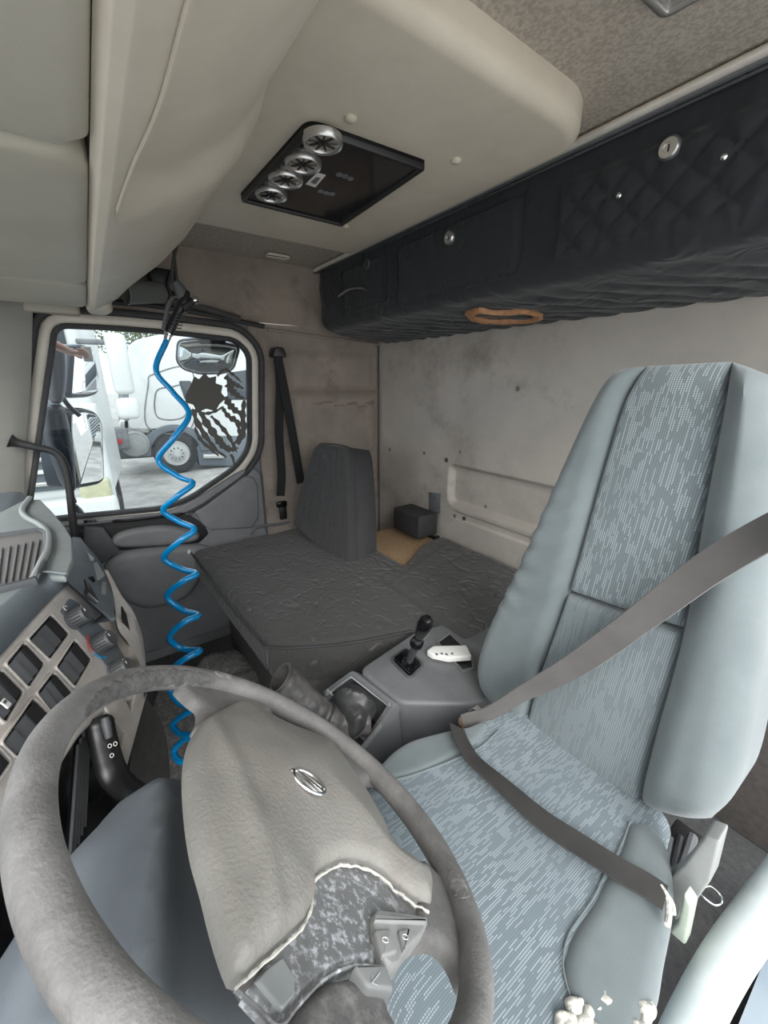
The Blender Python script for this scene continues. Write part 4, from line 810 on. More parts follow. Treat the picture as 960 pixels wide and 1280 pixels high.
# top deck
tpz = [(1.377,0.404,1.3),(1.287,0.226,1.3),(1.388,0.191,1.3),(1.374,0.156,1.3),(1.231,0.125,1.3),(1.091,0.097,1.3),(0.978,0.079,1.3),(0.849,0.075,1.3),(0.772,0.083,1.3),(0.798,0.115,1.3),(0.765,0.124,1.3),(0.694,0.152,1.3),(0.581,0.203,1.3)]
prism('top_deck', [(p[0], p[1]) for p in tpz], (V((0, 0, 1.3)), V((1, 0, 0)), V((0, 1, 0)), V((0, 0, 1))), -.012, 0, dasht, da, bevel=.004)
tube('raised_lip', [V(p)+V((0, 0, .006)) for p in crv([(1.379,0.177,1.3),(1.256,0.181,1.3),(1.172,0.165,1.3),(1.094,0.137,1.3),(1.018,0.119,1.3),(0.915,0.113,1.3),(0.843,0.117,1.3),(0.776,0.122,1.3)], 50)], .006, mat('pale_dash_lip', (.27, .295, .285), .5), da, n=10)
tyo = [(1.055,0.265,1.3),(1.051,0.196,1.3),(1.048,0.139,1.3),(1.018,0.127,1.3),(0.924,0.12,1.3),(0.823,0.121,1.3),(0.775,0.125,1.3),(0.77,0.162,1.3),(0.77,0.213,1.3)]
TF = (V((0, 0, 1.3)), V((1, 0, 0)), V((0, 1, 0)), V((0, 0, 1)))
tyo = [(p[0], p[1]) for p in tyo]
prism('storage_tray', tyo, TF, .0, .003, mat('tray_taupe', (.17, .16, .15), .6), da, bevel=0)
ringp('tray_rim', tyo, offset(tyo, .010), TF, -.002, .010, dgrey, da, crown=.004)
r0 = [(0.985,0.13,1.303),(0.792,0.126,1.303)]; r1 = [(0.959,0.247,1.303),(0.775,0.213,1.303)]
for k in range(22):
    t = k/11; a = V(r0[0]).lerp(V(r1[0]), t); b = V(r0[1]).lerp(V(r1[1]), t); tube('tray_rib', [a+V((0, 0, .002)), b+V((0, 0, .002))], .0016, mgrey, da, n=6)
# fascia (switch panel)
fo = [(0.0424,0.0518),(0.0543,-0.054),(0.0421,-0.1202),(0.0168,-0.1656),(-0.0203,-0.1864),(-0.0694,-0.1489),(-0.1163,-0.1191),(-0.1819,-0.0982),(-0.265,-0.0891),(-0.3392,-0.0595),(-0.2943,0.0608),(-0.1644,0.054)]
plate('switch_fascia', rnd(fo, .01, 3), WF, -.03, 0, bezel, da, edge=.006)
# dark band between top deck and fascia
bd = [V(p)+V((0, 0, .002)) for p in [(0.774,0.081,1.3),(0.805,0.115,1.3),(0.772,0.125,1.3),(0.699,0.153,1.3),(0.581,0.203,1.3)]]; be = [fr(WF, *p, .002) for p in [(0.0427,0.0496),(-0.0398,0.0551),(-0.0859,0.0552),(-0.1644,0.054),(-0.2943,0.0608)]]
v, f = grid([crv([p+V((.03, .03, -.01)) for p in bd], 30), crv(bd, 30), crv([a.lerp(b, .5)+V((0, -.003, .006)) for a, b in zip(bd, be)], 30), crv(be, 30), [p+V((.02, .03, -.03)) for p in crv(be, 30)]]); obj('upper_band', v, f, dashg, da, ang=80)
tube('crease_line', crv([p+V((0, 0, .002)) for p in bd[:3]], 16), .0018, dasht, da, n=6)
ea = [V(p) for p in [(0.984,0.079,1.3),(0.861,0.077,1.294),(0.776,0.083,1.295),(0.792,0.072,1.258),(0.764,0.054,1.236),(0.737,0.036,1.217)]]
eb = [V(p) for p in [(1,0.065,1.275),(0.993,0.051,1.252),(0.968,0.039,1.223),(0.933,0.033,1.195),(0.876,0.032,1.183),(0.758,0.036,1.206)]]
v, f = grid([crv(ea, 40), crv([a.lerp(b, .5)+V((-.004, -.006, .006)) for a, b in zip(ea, eb)], 40), crv(eb, 40), [p+V((.08, .10, -.02)) for p in crv(eb, 40)]]); obj('side_face', v, f, dashg, da, ang=80)
ga = [V(p) for p in [(0.964,0.04,1.223),(0.93,0.033,1.196),(0.874,0.032,1.18),(0.809,0.033,1.179),(0.757,0.03,1.183),(0.707,0.016,1.171),(0.67,0.006,1.137)]]
gb_ = [V(p) for p in [(0.967,0.036,1.213),(0.934,0.024,1.184),(0.892,0.011,1.166),(0.858,0.004,1.158),(0.795,-0.001,1.137),(0.71,0.005,1.108)]]
v, f = grid([crv(ga, 40), crv([a.lerp(b, .6)+V((-.003, -.004, .003)) for a, b in zip(ga, gb_)], 40), crv(gb_, 40), [p+V((.05, .10, -.06)) for p in crv(gb_, 40)], [p+V((.05, .10, -.5)) for p in crv(gb_, 40)]]); obj('side_fascia', v, f, bezel, da, ang=80)
# angular vents on the side face
for P in (((104, 687, .915), (112, 690, .91), (126, 716, .89), (123, 722, .885), (104, 700, .91)), ((104, 705, .90), (118, 716, .885), (112, 730, .87), (103, 722, .885)), ((118, 735, .85), (131, 724, .87), (138, 738, .855), (125, 748, .84))):
    pass
vt = [(1.023,0.068,1.261),(1.011,0.058,1.251),(0.964,0.044,1.221),(0.957,0.05,1.21),(1,0.071,1.232)]
for vp, vm in (([(0.953,0.064,1.288),(0.931,0.057,1.279),(0.914,0.049,1.267),(0.906,0.062,1.271)], dasht), ([(0.896,0.066,1.27),(0.906,0.058,1.262),(0.846,0.053,1.249),(0.841,0.065,1.264)], gloss), ([(0.906,0.058,1.262),(0.922,0.046,1.259),(0.889,0.04,1.236),(0.861,0.052,1.243)], dasht), ([(0.824,0.066,1.267),(0.815,0.059,1.258),(0.769,0.048,1.244),(0.784,0.062,1.257)], black), ([(0.878,0.044,1.233),(0.89,0.039,1.225),(0.819,0.042,1.218),(0.816,0.05,1.228)], dasht)):
    dpoly('side_vent', vp, vm, da, th=.006, bevel=.001)
dpoly('side_slot', [(0.85,0.021,1.187),(0.824,0.016,1.179),(0.775,0.016,1.169),(0.802,0.023,1.179)], black, da, th=.006)
# rocker openings and rockers
RO = []
OP = [(-0.0494,0.0407),(-0.0515,0.0002),(-0.1195,0.0001),(-0.1164,0.0407)]
def para(P, fu, fv):  # bilinear inside quad
    a, b, c, d = [V(p) for p in P]; return (a.lerp(b, fu)).lerp(d.lerp(c, fu), fv)
quads = [[(-0.0503,0.0397),(-0.0535,-0.0009),(-0.1195,0.0001),(-0.1186,0.0408)], [(-0.1275,0.0432),(-0.1325,0.0024),(-0.1784,0.0011),(-0.1733,0.042)], [(-0.1841,0.0432),(-0.1891,0.0033),(-0.2359,-0.0008),(-0.2315,0.0463)], [(-0.0539,-0.0132),(-0.0608,-0.0552),(-0.126,-0.0541),(-0.1219,-0.0142)], [(-0.1323,-0.0143),(-0.1383,-0.0553),(-0.1879,-0.053),(-0.1766,-0.0122)], [(-0.1861,-0.0112),(-0.1904,-0.0497),(-0.2605,-0.0344),(-0.2575,-0.0109)]]
quads.append([(-0.2651,-0.0097),(-0.2694,-0.0311),(-0.3234,-0.0275),(-0.3162,0.0055)])
proto = None
for qi, Q in enumerate(quads):
    pq = rnd([tuple(para(Q, u_, v_)) for u_, v_ in ((0, 0), (1, 0), (1, 1), (0, 1))], .004, 3)
    hole = prism('switch_bay', pq, WF, -.001, .0012, gloss, da, bevel=0, label='glossy black switch bay')
    ringp('bay_rim', pq, offset(pq, .003), WF, -.001, .004, bezel, da, crown=.001)
    for k in range(3):
        if qi == 3 and k == 1 and False: continue
        f0, f1 = (.06, .34) if k == 0 else (.38, .66) if k == 1 else (.70, .96)
        a, b, c, d = [para(Q, u_, v_) for u_, v_ in ((.08, f0), (.92, f0), (.92, f1), (.08, f1))]
        vs = [fr(WF, a.x, a.y, .001), fr(WF, b.x, b.y, .001), fr(WF, c.x, c.y, .001), fr(WF, d.x, d.y, .001), fp(WF, a.lerp(d, .08), .0055), fp(WF, b.lerp(c, .08), .0055), fp(WF, c.lerp(b, .1), .0022), fp(WF, d.lerp(a, .1), .0022)]
        rk = obj('rocker_switch', vs, [(0, 1, 2, 3), (4, 5, 6, 7), (0, 1, 5, 4), (1, 2, 6, 5), (2, 3, 7, 6), (3, 0, 4, 7)], dgrey if k else black, hole, bevel=.0015)
        RO.append(rk)
# fuel-pump symbol on one rocker
fs = [(-0.2275,0.0167)][0]
prism('printed_mark', [(fs[0]-.004, fs[1]-.005), (fs[0]+.003, fs[1]-.005), (fs[0]+.003, fs[1]+.006), (fs[0]-.004, fs[1]+.006)], WF, .0118, .0138, white, da, bevel=0, label='white fuel pump mark')
prism('printed_mark', [(fs[0]-.0028, fs[1]+.001), (fs[0]+.0018, fs[1]+.001), (fs[0]+.0018, fs[1]+.0045), (fs[0]-.0028, fs[1]+.0045)], WF, .0136, .0142, dgrey, da, bevel=0)
# heater strip and knobs
hs = [(0.0126,0.0328),(0.021,0.0146),(0.0201,-0.0262),(0.0206,-0.0762),(0.0023,-0.1193),(-0.0318,-0.1158),(-0.0456,-0.0982),(-0.0312,-0.0322),(-0.0282,0.0309)]
prism('heater_panel', rnd(hs, .006, 3), WF, -.001, .0016, dashg, da, bevel=0)
KN = [(-0.02,0.0059),(-0.0204,-0.0537),(-0.0398,-0.1055)]
for i, c in enumerate(KN):
    F = (fr(WF, c[0], c[1], .001), WF[1], WF[2], WF[3])
    kn = lathe('heater_knob', [(.0185, 0), (.018, .003), (.0155, .004), (.0148, .022), (.0132, .025), (.004, .0235), (0.0001, .0235)], F, dgrey, da, n=32)
    for g in range(18):
        a = g*2*math.pi/18; tube('grip_ridge', [fr(F, .0153*math.cos(a), .0153*math.sin(a), .005), fr(F, .0148*math.cos(a), .0148*math.sin(a), .021)], .0011, rubber, kn, n=5)
    prism('pointer', [(-.001, .004), (.001, .004), (.001, .014), (-.001, .014)], F, .022, .0245, white, kn, bevel=0, label='white pointer line')
ra = (fr(WF, KN[1][0], KN[1][1], .002), WF[1], WF[2], WF[3])
tube('scale_arc', [fr(ra, .025*math.cos(a), .025*math.sin(a), .001) for a in [1.7+.12*i for i in range(12)]], .0012, redm, da, n=5, label='red temperature arc')
tube('scale_arc', [fr(ra, .025*math.cos(a), .025*math.sin(a), .001) for a in [3.2+.12*i for i in range(10)]], .0012, blue, da, n=5, label='blue temperature arc')
q = [(-0.0137,0.0279)][0]; tube('printed_symbol', [fr(WF, q[0]+.004*math.cos(a), q[1]+.004*math.sin(a), .002) for a in [k*.5 for k in range(10)]], .0007, white, da, n=4)
# lower fascia strip and dark underside, its shaded void painted as a black plate
ls = [(-0.1137,-0.1138),(-0.0668,-0.1435),(-0.0821,-0.1641),(-0.0397,-0.1597),(-0.0175,-0.1851),(-0.1829,-0.1922),(-0.1698,-0.1742),(-0.1568,-0.1688),(-0.1249,-0.1654)]
prism('lower_fascia_trim', ls, WF, -.03, .001, bezel, da, bevel=.002)
prism('column_void_plate', [(-0.063,-0.1213),(0.0169,-0.1796),(0.0188,-0.2163),(-0.1259,-0.2481),(-0.2792,-0.2779),(-0.4129,-0.1303),(-0.2912,-0.0141),(-0.1644,-0.0926)], WF, -.07, -.05, gloss, da, bevel=0, label='black plate standing in for the dark void around the steering column')
for k in range(5):
    a, b = [(-0.1375,-0.1355),(-0.2417,-0.1477)][0], [(-0.0487,-0.1875),(-0.2781,-0.1965)][1]; tube('opening_rib', [fr(WF, a[0]+.012*k, a[1], -.048), fr(WF, b[0]+.012*k, b[1], -.048)], .003, dgrey, da, n=6)
dk = [V(p) for p in [(0.913,0.049,1.022),(0.871,0,0.875),(0.813,0.002,0.79),(0.696,0.027,0.712)]]; dk2 = [V(p) for p in [(0.724,0.008,1.075),(0.715,0.049,0.979),(0.693,0.075,0.943),(0.654,0.135,0.867)]]
v, f = grid([crv(dk, 16), crv(dk2, 16)]); v = v+[p+V((.02, .03, 0)) for p in v]; n_ = len(v)//2
obj('lower_side_panel', v, f+[tuple(i+n_ for i in q[::-1]) for q in f], darkc, da)
lp2 = [(0.582,0.247,1.067),(0.518,0.182,1.056),(0.455,0.168,0.989),(0.441,0.182,0.96),(0.484,0.262,0.927)]
dpoly('knee_panel', lp2, creamd, da, th=.03, bevel=.01, label='pale lower dash panel left of the wheel')
# body mass
box('dash_body', (1.15, .40, 1.06), (1.3, .34, .38), dashg, da, bevel=.03)
# stalk
sk = thing('wiper_stalk', 'black control stalk with small white symbols beside the column', 'stalk', [(0.604,0.072,1.048)][0])
spth = crv([(0.635,0.074,1.122),(0.62,0.075,1.098),(0.597,0.073,1.075),(0.582,0.07,1.06),(0.575,0.063,1.039),(0.572,0.048,1.011)], 30)
tube('stalk_arm', spth, [.010, .016]+[.0185]*18+[.0175]*5+[.016]*5, black, sk, n=20, flat=.7, up=(-.5, -.3, .8))
tube('slider_switch', [(0.611,0.065,1.134),(0.605,0.065,1.127),(0.596,0.065,1.11)], [.005, .0065, .005], dgrey, sk, n=12)
for q in [(0.58,0.065,1.109),(0.575,0.065,1.096),(0.576,0.058,1.112)]: 
    F = mkframe(q, V((0, 0, 1.6))-V(q)); tube('printed_symbol', [fr(F, .0022*math.cos(a), .0026*math.sin(a), 0) for a in [k*.7 for k in range(10)]], .0005, white, sk, n=4)

# ================================================================ STEERING WHEEL
sw = thing('steering_wheel', 'large worn grey four-spoke steering wheel in the foreground', 'steering wheel', (.311, -.088, 1.12))
KF = WHEEL
def rimr(a):
    return .0152+.0004*math.sin(3*a+1)+.0006*noise.noise(V((math.cos(a)*4, math.sin(a)*4, 0)))
NR = 220; rings = []
for i in range(NR):
    a = 2*math.pi*i/NR; c = fr(KF, .230*math.cos(a), .230*math.sin(a), 0); er = (c-KF[0]).normalized(); rr = rimr(a)
    rings.append([c+er*rr*math.cos(2*math.pi*k/24)+KF[3]*rr*1.02*math.sin(2*math.pi*k/24) for k in range(24)])
v, f = grid(rings, closedu=True, closedv=True); obj('rim', v, f, rimm, sw, ang=0)
def onrim(px): return px
# worn peeled patches on the rim (thin skin, slightly proud)
def rimpatch(a0, a1, k0, k1, m, nm, lab=None):
    rows = []; na = 60; nk = 10
    for i in range(na+1):
        a = a0+(a1-a0)*i/na; c = fr(KF, .230*math.cos(a), .230*math.sin(a), 0); er = (c-KF[0]).normalized(); rr = rimr(a)+.0004
        w_ = math.sin(math.pi*i/na)**.35; jit0 = .7*noise.noise(V((a*22, 1, 0)))+.3*noise.noise(V((a*70, 1, 0))); jit1 = .7*noise.noise(V((a*22, 7, 0)))+.3*noise.noise(V((a*70, 7, 0))); kc = (k0+k1)/2; kh = (k1-k0)/2
        row = []
        for j in range(nk+1):
            s = -1+2*j/nk; b = kc+kh*w_*(s)+(jit0 if s < 0 else jit1)*w_*abs(s)*kh; r2 = rr-.0009*(abs(s) == 1)-(.0009 if i in (0, na) else 0)
            row.append(c+er*r2*math.cos(b)+KF[3]*r2*1.02*math.sin(b))
        rows.append(row)
    v, f = grid(rows); return obj(nm, v, f, m, sw, label=lab)
def rang(P): return math.atan2(P[1], P[0])
A1 = [rang(p) for p in [(0.1351,0.1605),(0.1936,0.062),(0.1979,0.0486),(0.1958,0.0145),(0.0883,-0.2531),(-0.1177,-0.1763),(-0.1398,-0.2138)]]
rimpatch(rang([(0.0841,0.1996)][0]), rang([(0.2326,0.0248)][0]), 1.7, 3.4, scuff, 'worn_patch', 'dark peeled patch inside the rim top')
rimpatch(A1[5]-.06, A1[6]+.10, 1.5, 2.9, dusty, 'worn_patch', 'cracked grey patch where the spoke joins')
rimpatch(A1[3]-.08, A1[3]+.05, 1.0, 2.2, dusty, 'worn_patch')
# spokes
def clampr(P, R=.232):
    out = []
    for p in P:
        q = V((p[0], p[1])); out.append(tuple(q.normalized()*R) if q.length > R else tuple(q))
    return out
spk = dict(h0=-.014, th=.012, r=.012, depth=.004, n=80)
pad('spoke', clampr([(0.2123,0.0746),(0.2376,0.0235),(0.2666,-0.0552),(0.2539,-0.1088),(0.2136,-0.0985),(0.1702,-0.045),(0.1315,-0.0156),(0.0973,0.0303),(0.1137,0.0563),(0.1174,0.0706),(0.1447,0.0578),(0.1688,0.0536),(0.1815,0.0645)]), KF, rimm, sw, **spk)
pad('spoke', clampr([(0.1748,-0.15),(0.1914,-0.2127),(0.1586,-0.2611),(0.1032,-0.2875),(0.0647,-0.2715),(0.0687,-0.2309),(0.0608,-0.1906),(0.0378,-0.1523),(0.0252,-0.1285),(0.0241,-0.0845),(0.0996,-0.1023)]), KF, rimm, sw, **spk)
pad('spoke', clampr([(-0.0662,-0.1878),(-0.0849,-0.2011),(-0.0883,-0.2232),(-0.0923,-0.2652),(-0.1277,-0.2519),(-0.1649,-0.2039),(-0.1894,-0.1443),(-0.186,-0.1186),(-0.1698,-0.1239),(-0.1569,-0.1221),(-0.1492,-0.1091),(-0.1489,-0.0815),(-0.1441,-0.0707),(-0.1273,-0.1028),(-0.0983,-0.1446)]), KF, rimm, sw, **spk)
pad('spoke', clampr([(-0.1531,0.0384),(-0.1512,0.0037),(-0.1623,-0.0342),(-0.1785,-0.0254),(-0.1915,-0.0264),(-0.2013,-0.0353),(-0.2108,-0.0547),(-0.2207,-0.1003),(-0.2512,-0.0394),(-0.2244,0.1302),(-0.1962,0.1246),(-0.1735,0.0961),(-0.1691,0.0813)]), KF, dusty, sw, h0=-.022, th=.016, r=.014, depth=.004, n=80)
hubP = [(0.1136,0.0376),(0.2197,-0.0425),(0.2153,-0.1513),(0.1525,-0.2431),(0.0083,-0.2392),(-0.0611,-0.2212),(-0.117,-0.1056),(-0.1314,-0.0109),(-0.1275,0.0353),(-0.096,0.0561),(-0.014,0.0583)]
pad('hub_body', hubP, KF, darkc, sw, h0=-.06, th=.012, r=.012, depth=.02, n=60)
lt = [(-0.1431,0.089),(-0.1539,0.081),(-0.1647,0.0721),(-0.1635,0.0665),(-0.1592,0.0538),(-0.1506,0.0285),(-0.147,0.0038),(-0.1475,-0.0147),(-0.1539,-0.0411),(-0.1586,-0.0512),(-0.1489,-0.0793),(-0.1358,-0.1237),(-0.1201,-0.1516),(-0.0907,-0.1685),(-0.0577,-0.1265),(-0.0464,-0.0567),(-0.0699,0.0016),(-0.1088,0.0403),(-0.1326,0.0702)]
pad('lower_trim', lt, KF, silt, sw, h0=-.014, th=.008, r=.005, depth=.008, n=120, smoothc=False)
gy = [(-0.1441,0.0867),(-0.1638,0.0741),(-0.1584,0.0608),(-0.1483,0.0554),(-0.1344,0.0601),(-0.1388,0.0748)]
pad('smooth_corner', gy, KF, mat('smooth_grey_trim', (.30, .315, .31), .3, c2=(.2, .21, .21), ns=6), sw, h0=-.0065, th=.002, r=.002, depth=.001, n=50, smoothc=False)
tube('trim_edge', [fr(KF, p.x, p.y, -.004) for p in crv([(-0.1467,0.1046),(-0.1594,0.0929),(-0.1711,0.0813),(-0.1647,0.063),(-0.156,0.0369),(-0.1525,0.0143),(-0.153,-0.0041),(-0.1594,-0.0299)], 60)], .0016, silt, sw, n=6)
def lined(x, y, Q):
    (a, b), (c, d) = Q; L_ = math.hypot(c-a, d-b); return ((c-a)*(y-b)-(d-b)*(x-a))/L_
CVR = [(0.0573,0.0596),(-0.092,0.0648)]
cvp = [(-0.0015,0.106),(0.0508,0.0967),(0.0982,0.0796),(0.1389,0.0516),(0.1698,0.0177),(0.1925,-0.0115),(0.1943,-0.0413),(0.1775,-0.0509),(0.1592,-0.082),(0.1454,-0.127),(0.1331,-0.1586),(0.0982,-0.1645),(0.0642,-0.1647),(0.0292,-0.1635),(-0.0241,-0.1543),(-0.0523,-0.1459),(-0.0719,-0.162),(-0.0856,-0.1766),(-0.0987,-0.1727),(-0.1121,-0.156),(-0.1225,-0.1399),(-0.1158,-0.1284),(-0.0992,-0.1124),(-0.0785,-0.0976),(-0.0681,-0.0746),(-0.0657,-0.0504),(-0.0725,-0.0179),(-0.0839,-0.0005),(-0.0961,0.0062),(-0.1136,0.0264),(-0.1232,0.0495),(-0.135,0.0797),(-0.1424,0.0993),(-0.1346,0.1045),(-0.1096,0.1073),(-0.0806,0.1081),(-0.0466,0.1097)]
pad('airbag_cover', cvp, KF, cover, sw, h0=-.008, th=.012, r=.013, depth=.004, n=170, dome=.022, res=.0055, fn=lambda x, y: .0012*noise.noise(V((x*18, y*18, 0)))+.0040*math.exp(-(lined(x, y, CVR)/.010)**2))
tube('peeling_edge', [fr(KF, p.x, p.y, -.001+.002*noise.noise(V((i*.4, 0, 0)))) for i, p in enumerate(crv([(-0.1489,0.1071),(-0.1414,0.0874),(-0.1307,0.0586),(-0.1211,0.0362),(-0.1046,0.0167),(-0.0914,0.01),(-0.081,-0.0074),(-0.0732,-0.0391),(-0.0756,-0.0626),(-0.0851,-0.0849),(-0.1058,-0.099),(-0.1214,-0.115),(-0.1291,-0.1266)], 90))], [.0010+.0008*random.random() for _ in range(90)], foam, sw, n=6, label='pale frayed edge of the cover')
# emblem: oval ring with a diagonal band and arrow head
EF_ = [(0.0038,-0.024)][0]; EF = (fr(KF, EF_[0], EF_[1], .0225), KF[1], KF[2], KF[3])
eu = [(0.0038,-0.024),(-0.0138,-0.0408),(-0.0164,-0.0132),(0.0184,-0.0066)]
ax_ = (V(eu[1])-V(eu[3])).normalized(); ang_ = math.atan2(ax_.y, ax_.x); ca, sa = math.cos(ang_), math.sin(ang_)
EF = (EF[0], KF[1]*ca+KF[2]*sa, -KF[1]*sa+KF[2]*ca, KF[3])
em = tube('emblem_ring', [fr(EF, .0205*math.cos(a), .0145*math.sin(a), .002) for a in [2*math.pi*i/48 for i in range(48)]], .0020, chrome, sw, closed=True, n=8, label='silver oval ring emblem')
prism('emblem_bar', [(-.019, .004), (.019, -.004), (.019, -.0005), (-.019, .0075)], EF, .0005, .0032, chrome, em, bevel=.0004)
prism('emblem_bar', [(-.019, -.003), (.018, -.0095), (.018, -.007), (-.019, -.0005)], EF, .0005, .0028, silver, em, bevel=.0004)
prism('emblem_bar', [(-.017, .010), (.015, .004), (.016, .0065), (-.013, .012)], EF, .0005, .0028, silver, em, bevel=.0004)
prism('emblem_arrow', [(-.0205, .003), (-.029, .009), (-.0285, .003), (-.0275, -.003), (-.020, -.0025)], EF, .0005, .003, chrome, em, bevel=.0004)
# button cluster
kb = [(-0.1219,-0.045),(-0.1166,-0.0569),(-0.1229,-0.0869),(-0.132,-0.1234),(-0.1392,-0.1157),(-0.1466,-0.0967),(-0.1523,-0.0714),(-0.1619,-0.0475),(-0.1622,-0.0355),(-0.1523,-0.0302),(-0.1351,-0.0361)]
pad('button_cluster', kb, KF, mat('pale_grey_rubber', (.36, .36, .35), .6, c2=(.26, .26, .255), ns=30), sw, h0=-.007, th=.006, r=.003, depth=.008, n=60, smoothc=False)
for Q in ([(-0.1353,-0.0349),(-0.1368,-0.0556),(-0.1549,-0.049),(-0.1554,-0.0284)], [(-0.1396,-0.0642),(-0.1401,-0.0819),(-0.1524,-0.0688),(-0.1568,-0.0554)], [(-0.122,-0.0466),(-0.1363,-0.1131),(-0.1395,-0.1089),(-0.1291,-0.0412)]):
    plate('wheel_button', rnd(Q, .003, 3), KF, -.003, .0015, mat('button_grey', (.30, .30, .295), .5), sw, edge=.002)
for q, s in (([(-0.1451,-0.0409)][0], 'o'), ([(-0.1465,-0.0672)][0], 'o')):
    tube('printed_symbol', [fr(KF, q[0]+.0022*math.cos(a), q[1]+.0035*math.sin(a), .0017) for a in [2*math.pi*k/14 for k in range(14)]], .0004, white, sw, closed=True, n=4)
lbq = [(-0.1543,0.0057),(-0.1594,-0.0292),(-0.1776,-0.024),(-0.1702,0.001)]
plate('horn_tab', rnd(lbq, .004, 3), KF, -.010, .001, mat('tab_grey', (.26, .265, .26), .5), sw, edge=.003, label='grey tab with an arrow symbol')
q = [(-0.1649,-0.0102)][0]
tube('printed_symbol', [fr(KF, q[0]-.004, q[1]+.006, .0013), fr(KF, q[0]+.0, q[1]-.006, .0013)], .0004, mat("faint_print", (.5, .5, .49)), sw, n=4)
tube('printed_symbol', [fr(KF, q[0]-.007, q[1]+.002, .0013), fr(KF, q[0]-.004, q[1]+.007, .0013), fr(KF, q[0]-.0, q[1]+.003, .0013)], .0004, mat("faint_print", (.5, .5, .49)), sw, n=4)
# column shroud
SHR = [(0.1285,0.0727),(-0.0978,0.1162)]
csd = thing('steering_column', 'smooth blue-grey steering column shroud beneath the wheel', 'steering column', (.33, .0, .95))
cso = [(0.158,0.011),(0.1468,0.0583),(0.1393,0.0793),(0.1186,0.1057),(0.0962,0.1215),(0.0595,0.1489),(0.0332,0.1617),(-0.0021,0.1727),(-0.0414,0.183),(-0.0645,0.1867),(-0.0935,0.1859),(-0.1436,0.149),(-0.17,0.044),(-0.1174,-0.0191),(0.0072,-0.0413),(0.1273,-0.041)]
pad('shroud', cso, KF, colm, csd, h0=-.115, th=.05, r=.06, depth=.20, n=110, rings=26, center=[(-0.0561,0.0897)][0], fn=lambda x, y: .010*math.exp(-(lined(x, y, SHR)/.016)**2))
box('column_tube', fr(KF, 0, 0, -.125), (.07, .07, .08), black, csd, bevel=.01, rot=Matrix((KF[1], KF[2], KF[3])).transposed())

# ================================================================ DRIVER DOOR SIDE (bottom right)
dr = tag(tube('door_grab_rail', crv([(-0.033,-0.784,0.911),(-0.016,-0.672,0.867),(-0.003,-0.578,0.83),(0.002,-0.497,0.779),(0.002,-0.436,0.706)], 50), .027, tubem, None, n=20, ang=0), 'pale thick grab rail at the lower right beside the driver seat', 'rail')
dp_ = tag(loft('door_step_panel', [[V(p)+o_ for o_ in (V((0, 0, 0)), V((-.02, 0, -.03)))]+[V(q)+o_ for o_ in (V((-.02, 0, -.03)), V((0, 0, 0)))] for p, q in zip([(-0.069,-0.863,0.703),(-0.04,-0.75,0.704),(-0.039,-0.614,0.659),(-0.049,-0.535,0.558)], [(-0.211,-1.018,0.754),(-0.187,-0.855,0.716),(-0.171,-0.732,0.669),(-0.178,-0.657,0.549)])], blued, None), 'blue-grey moulded trim panel beyond the pale rail in the bottom right corner', 'panel')

# ================================================================ WINDOW STICKER
stk = thing('window_sticker', 'dark grey maned-beast silhouette decal on the rear half of the passenger window', 'sticker', (1.99, -.5, 1.4))
def decal(P, nm='decal_shape', h=.004): return prism(nm, rnd([(-p[1], p[2]) for p in P], .004, 2), (V((2.0, 0, 0)), V((0, -1, 0)), V((0, 0, 1)), V((-1, 0, 0))), h-.012, h-.0105, decm, stk, bevel=0)
decm = mat('matt_grey_vinyl', (.10, .095, .085), .8)
decal([(2,-0.352,1.546),(2,-0.378,1.587),(2,-0.396,1.623),(2,-0.414,1.61),(2,-0.441,1.637),(2,-0.458,1.617),(2,-0.49,1.624),(2,-0.483,1.593),(2,-0.513,1.582),(2,-0.502,1.551),(2,-0.521,1.526),(2,-0.489,1.501),(2,-0.467,1.47),(2,-0.427,1.482),(2,-0.388,1.466),(2,-0.376,1.501),(2,-0.344,1.513)])
def strand(P, w0, w1, k):
    C = crv([(-p[1], p[2]) for p in P], 16); L_, R_2 = [], []
    for i in range(16):
        T = C[min(i+1, 15)]-C[max(i-1, 0)]; T.normalize(); nn = V((-T.y, T.x, 0)); w_ = 1.45*(w0+(w1-w0)*i/15)*math.sin(math.pi*(.12+.86*i/15))**.5*(1+.35*math.sin(i*1.9+k)); L_.append(C[i]+nn*w_); R_2.append(C[i]-nn*w_)
    q = [(p.x, p.y) for p in L_+R_2[::-1]]; prism('decal_strand', q, (V((2.0, 0, 0)), V((0, -1, 0)), V((0, 0, 1)), V((-1, 0, 0))), -.008, -.0068+.0001*k, decm, stk, bevel=0)
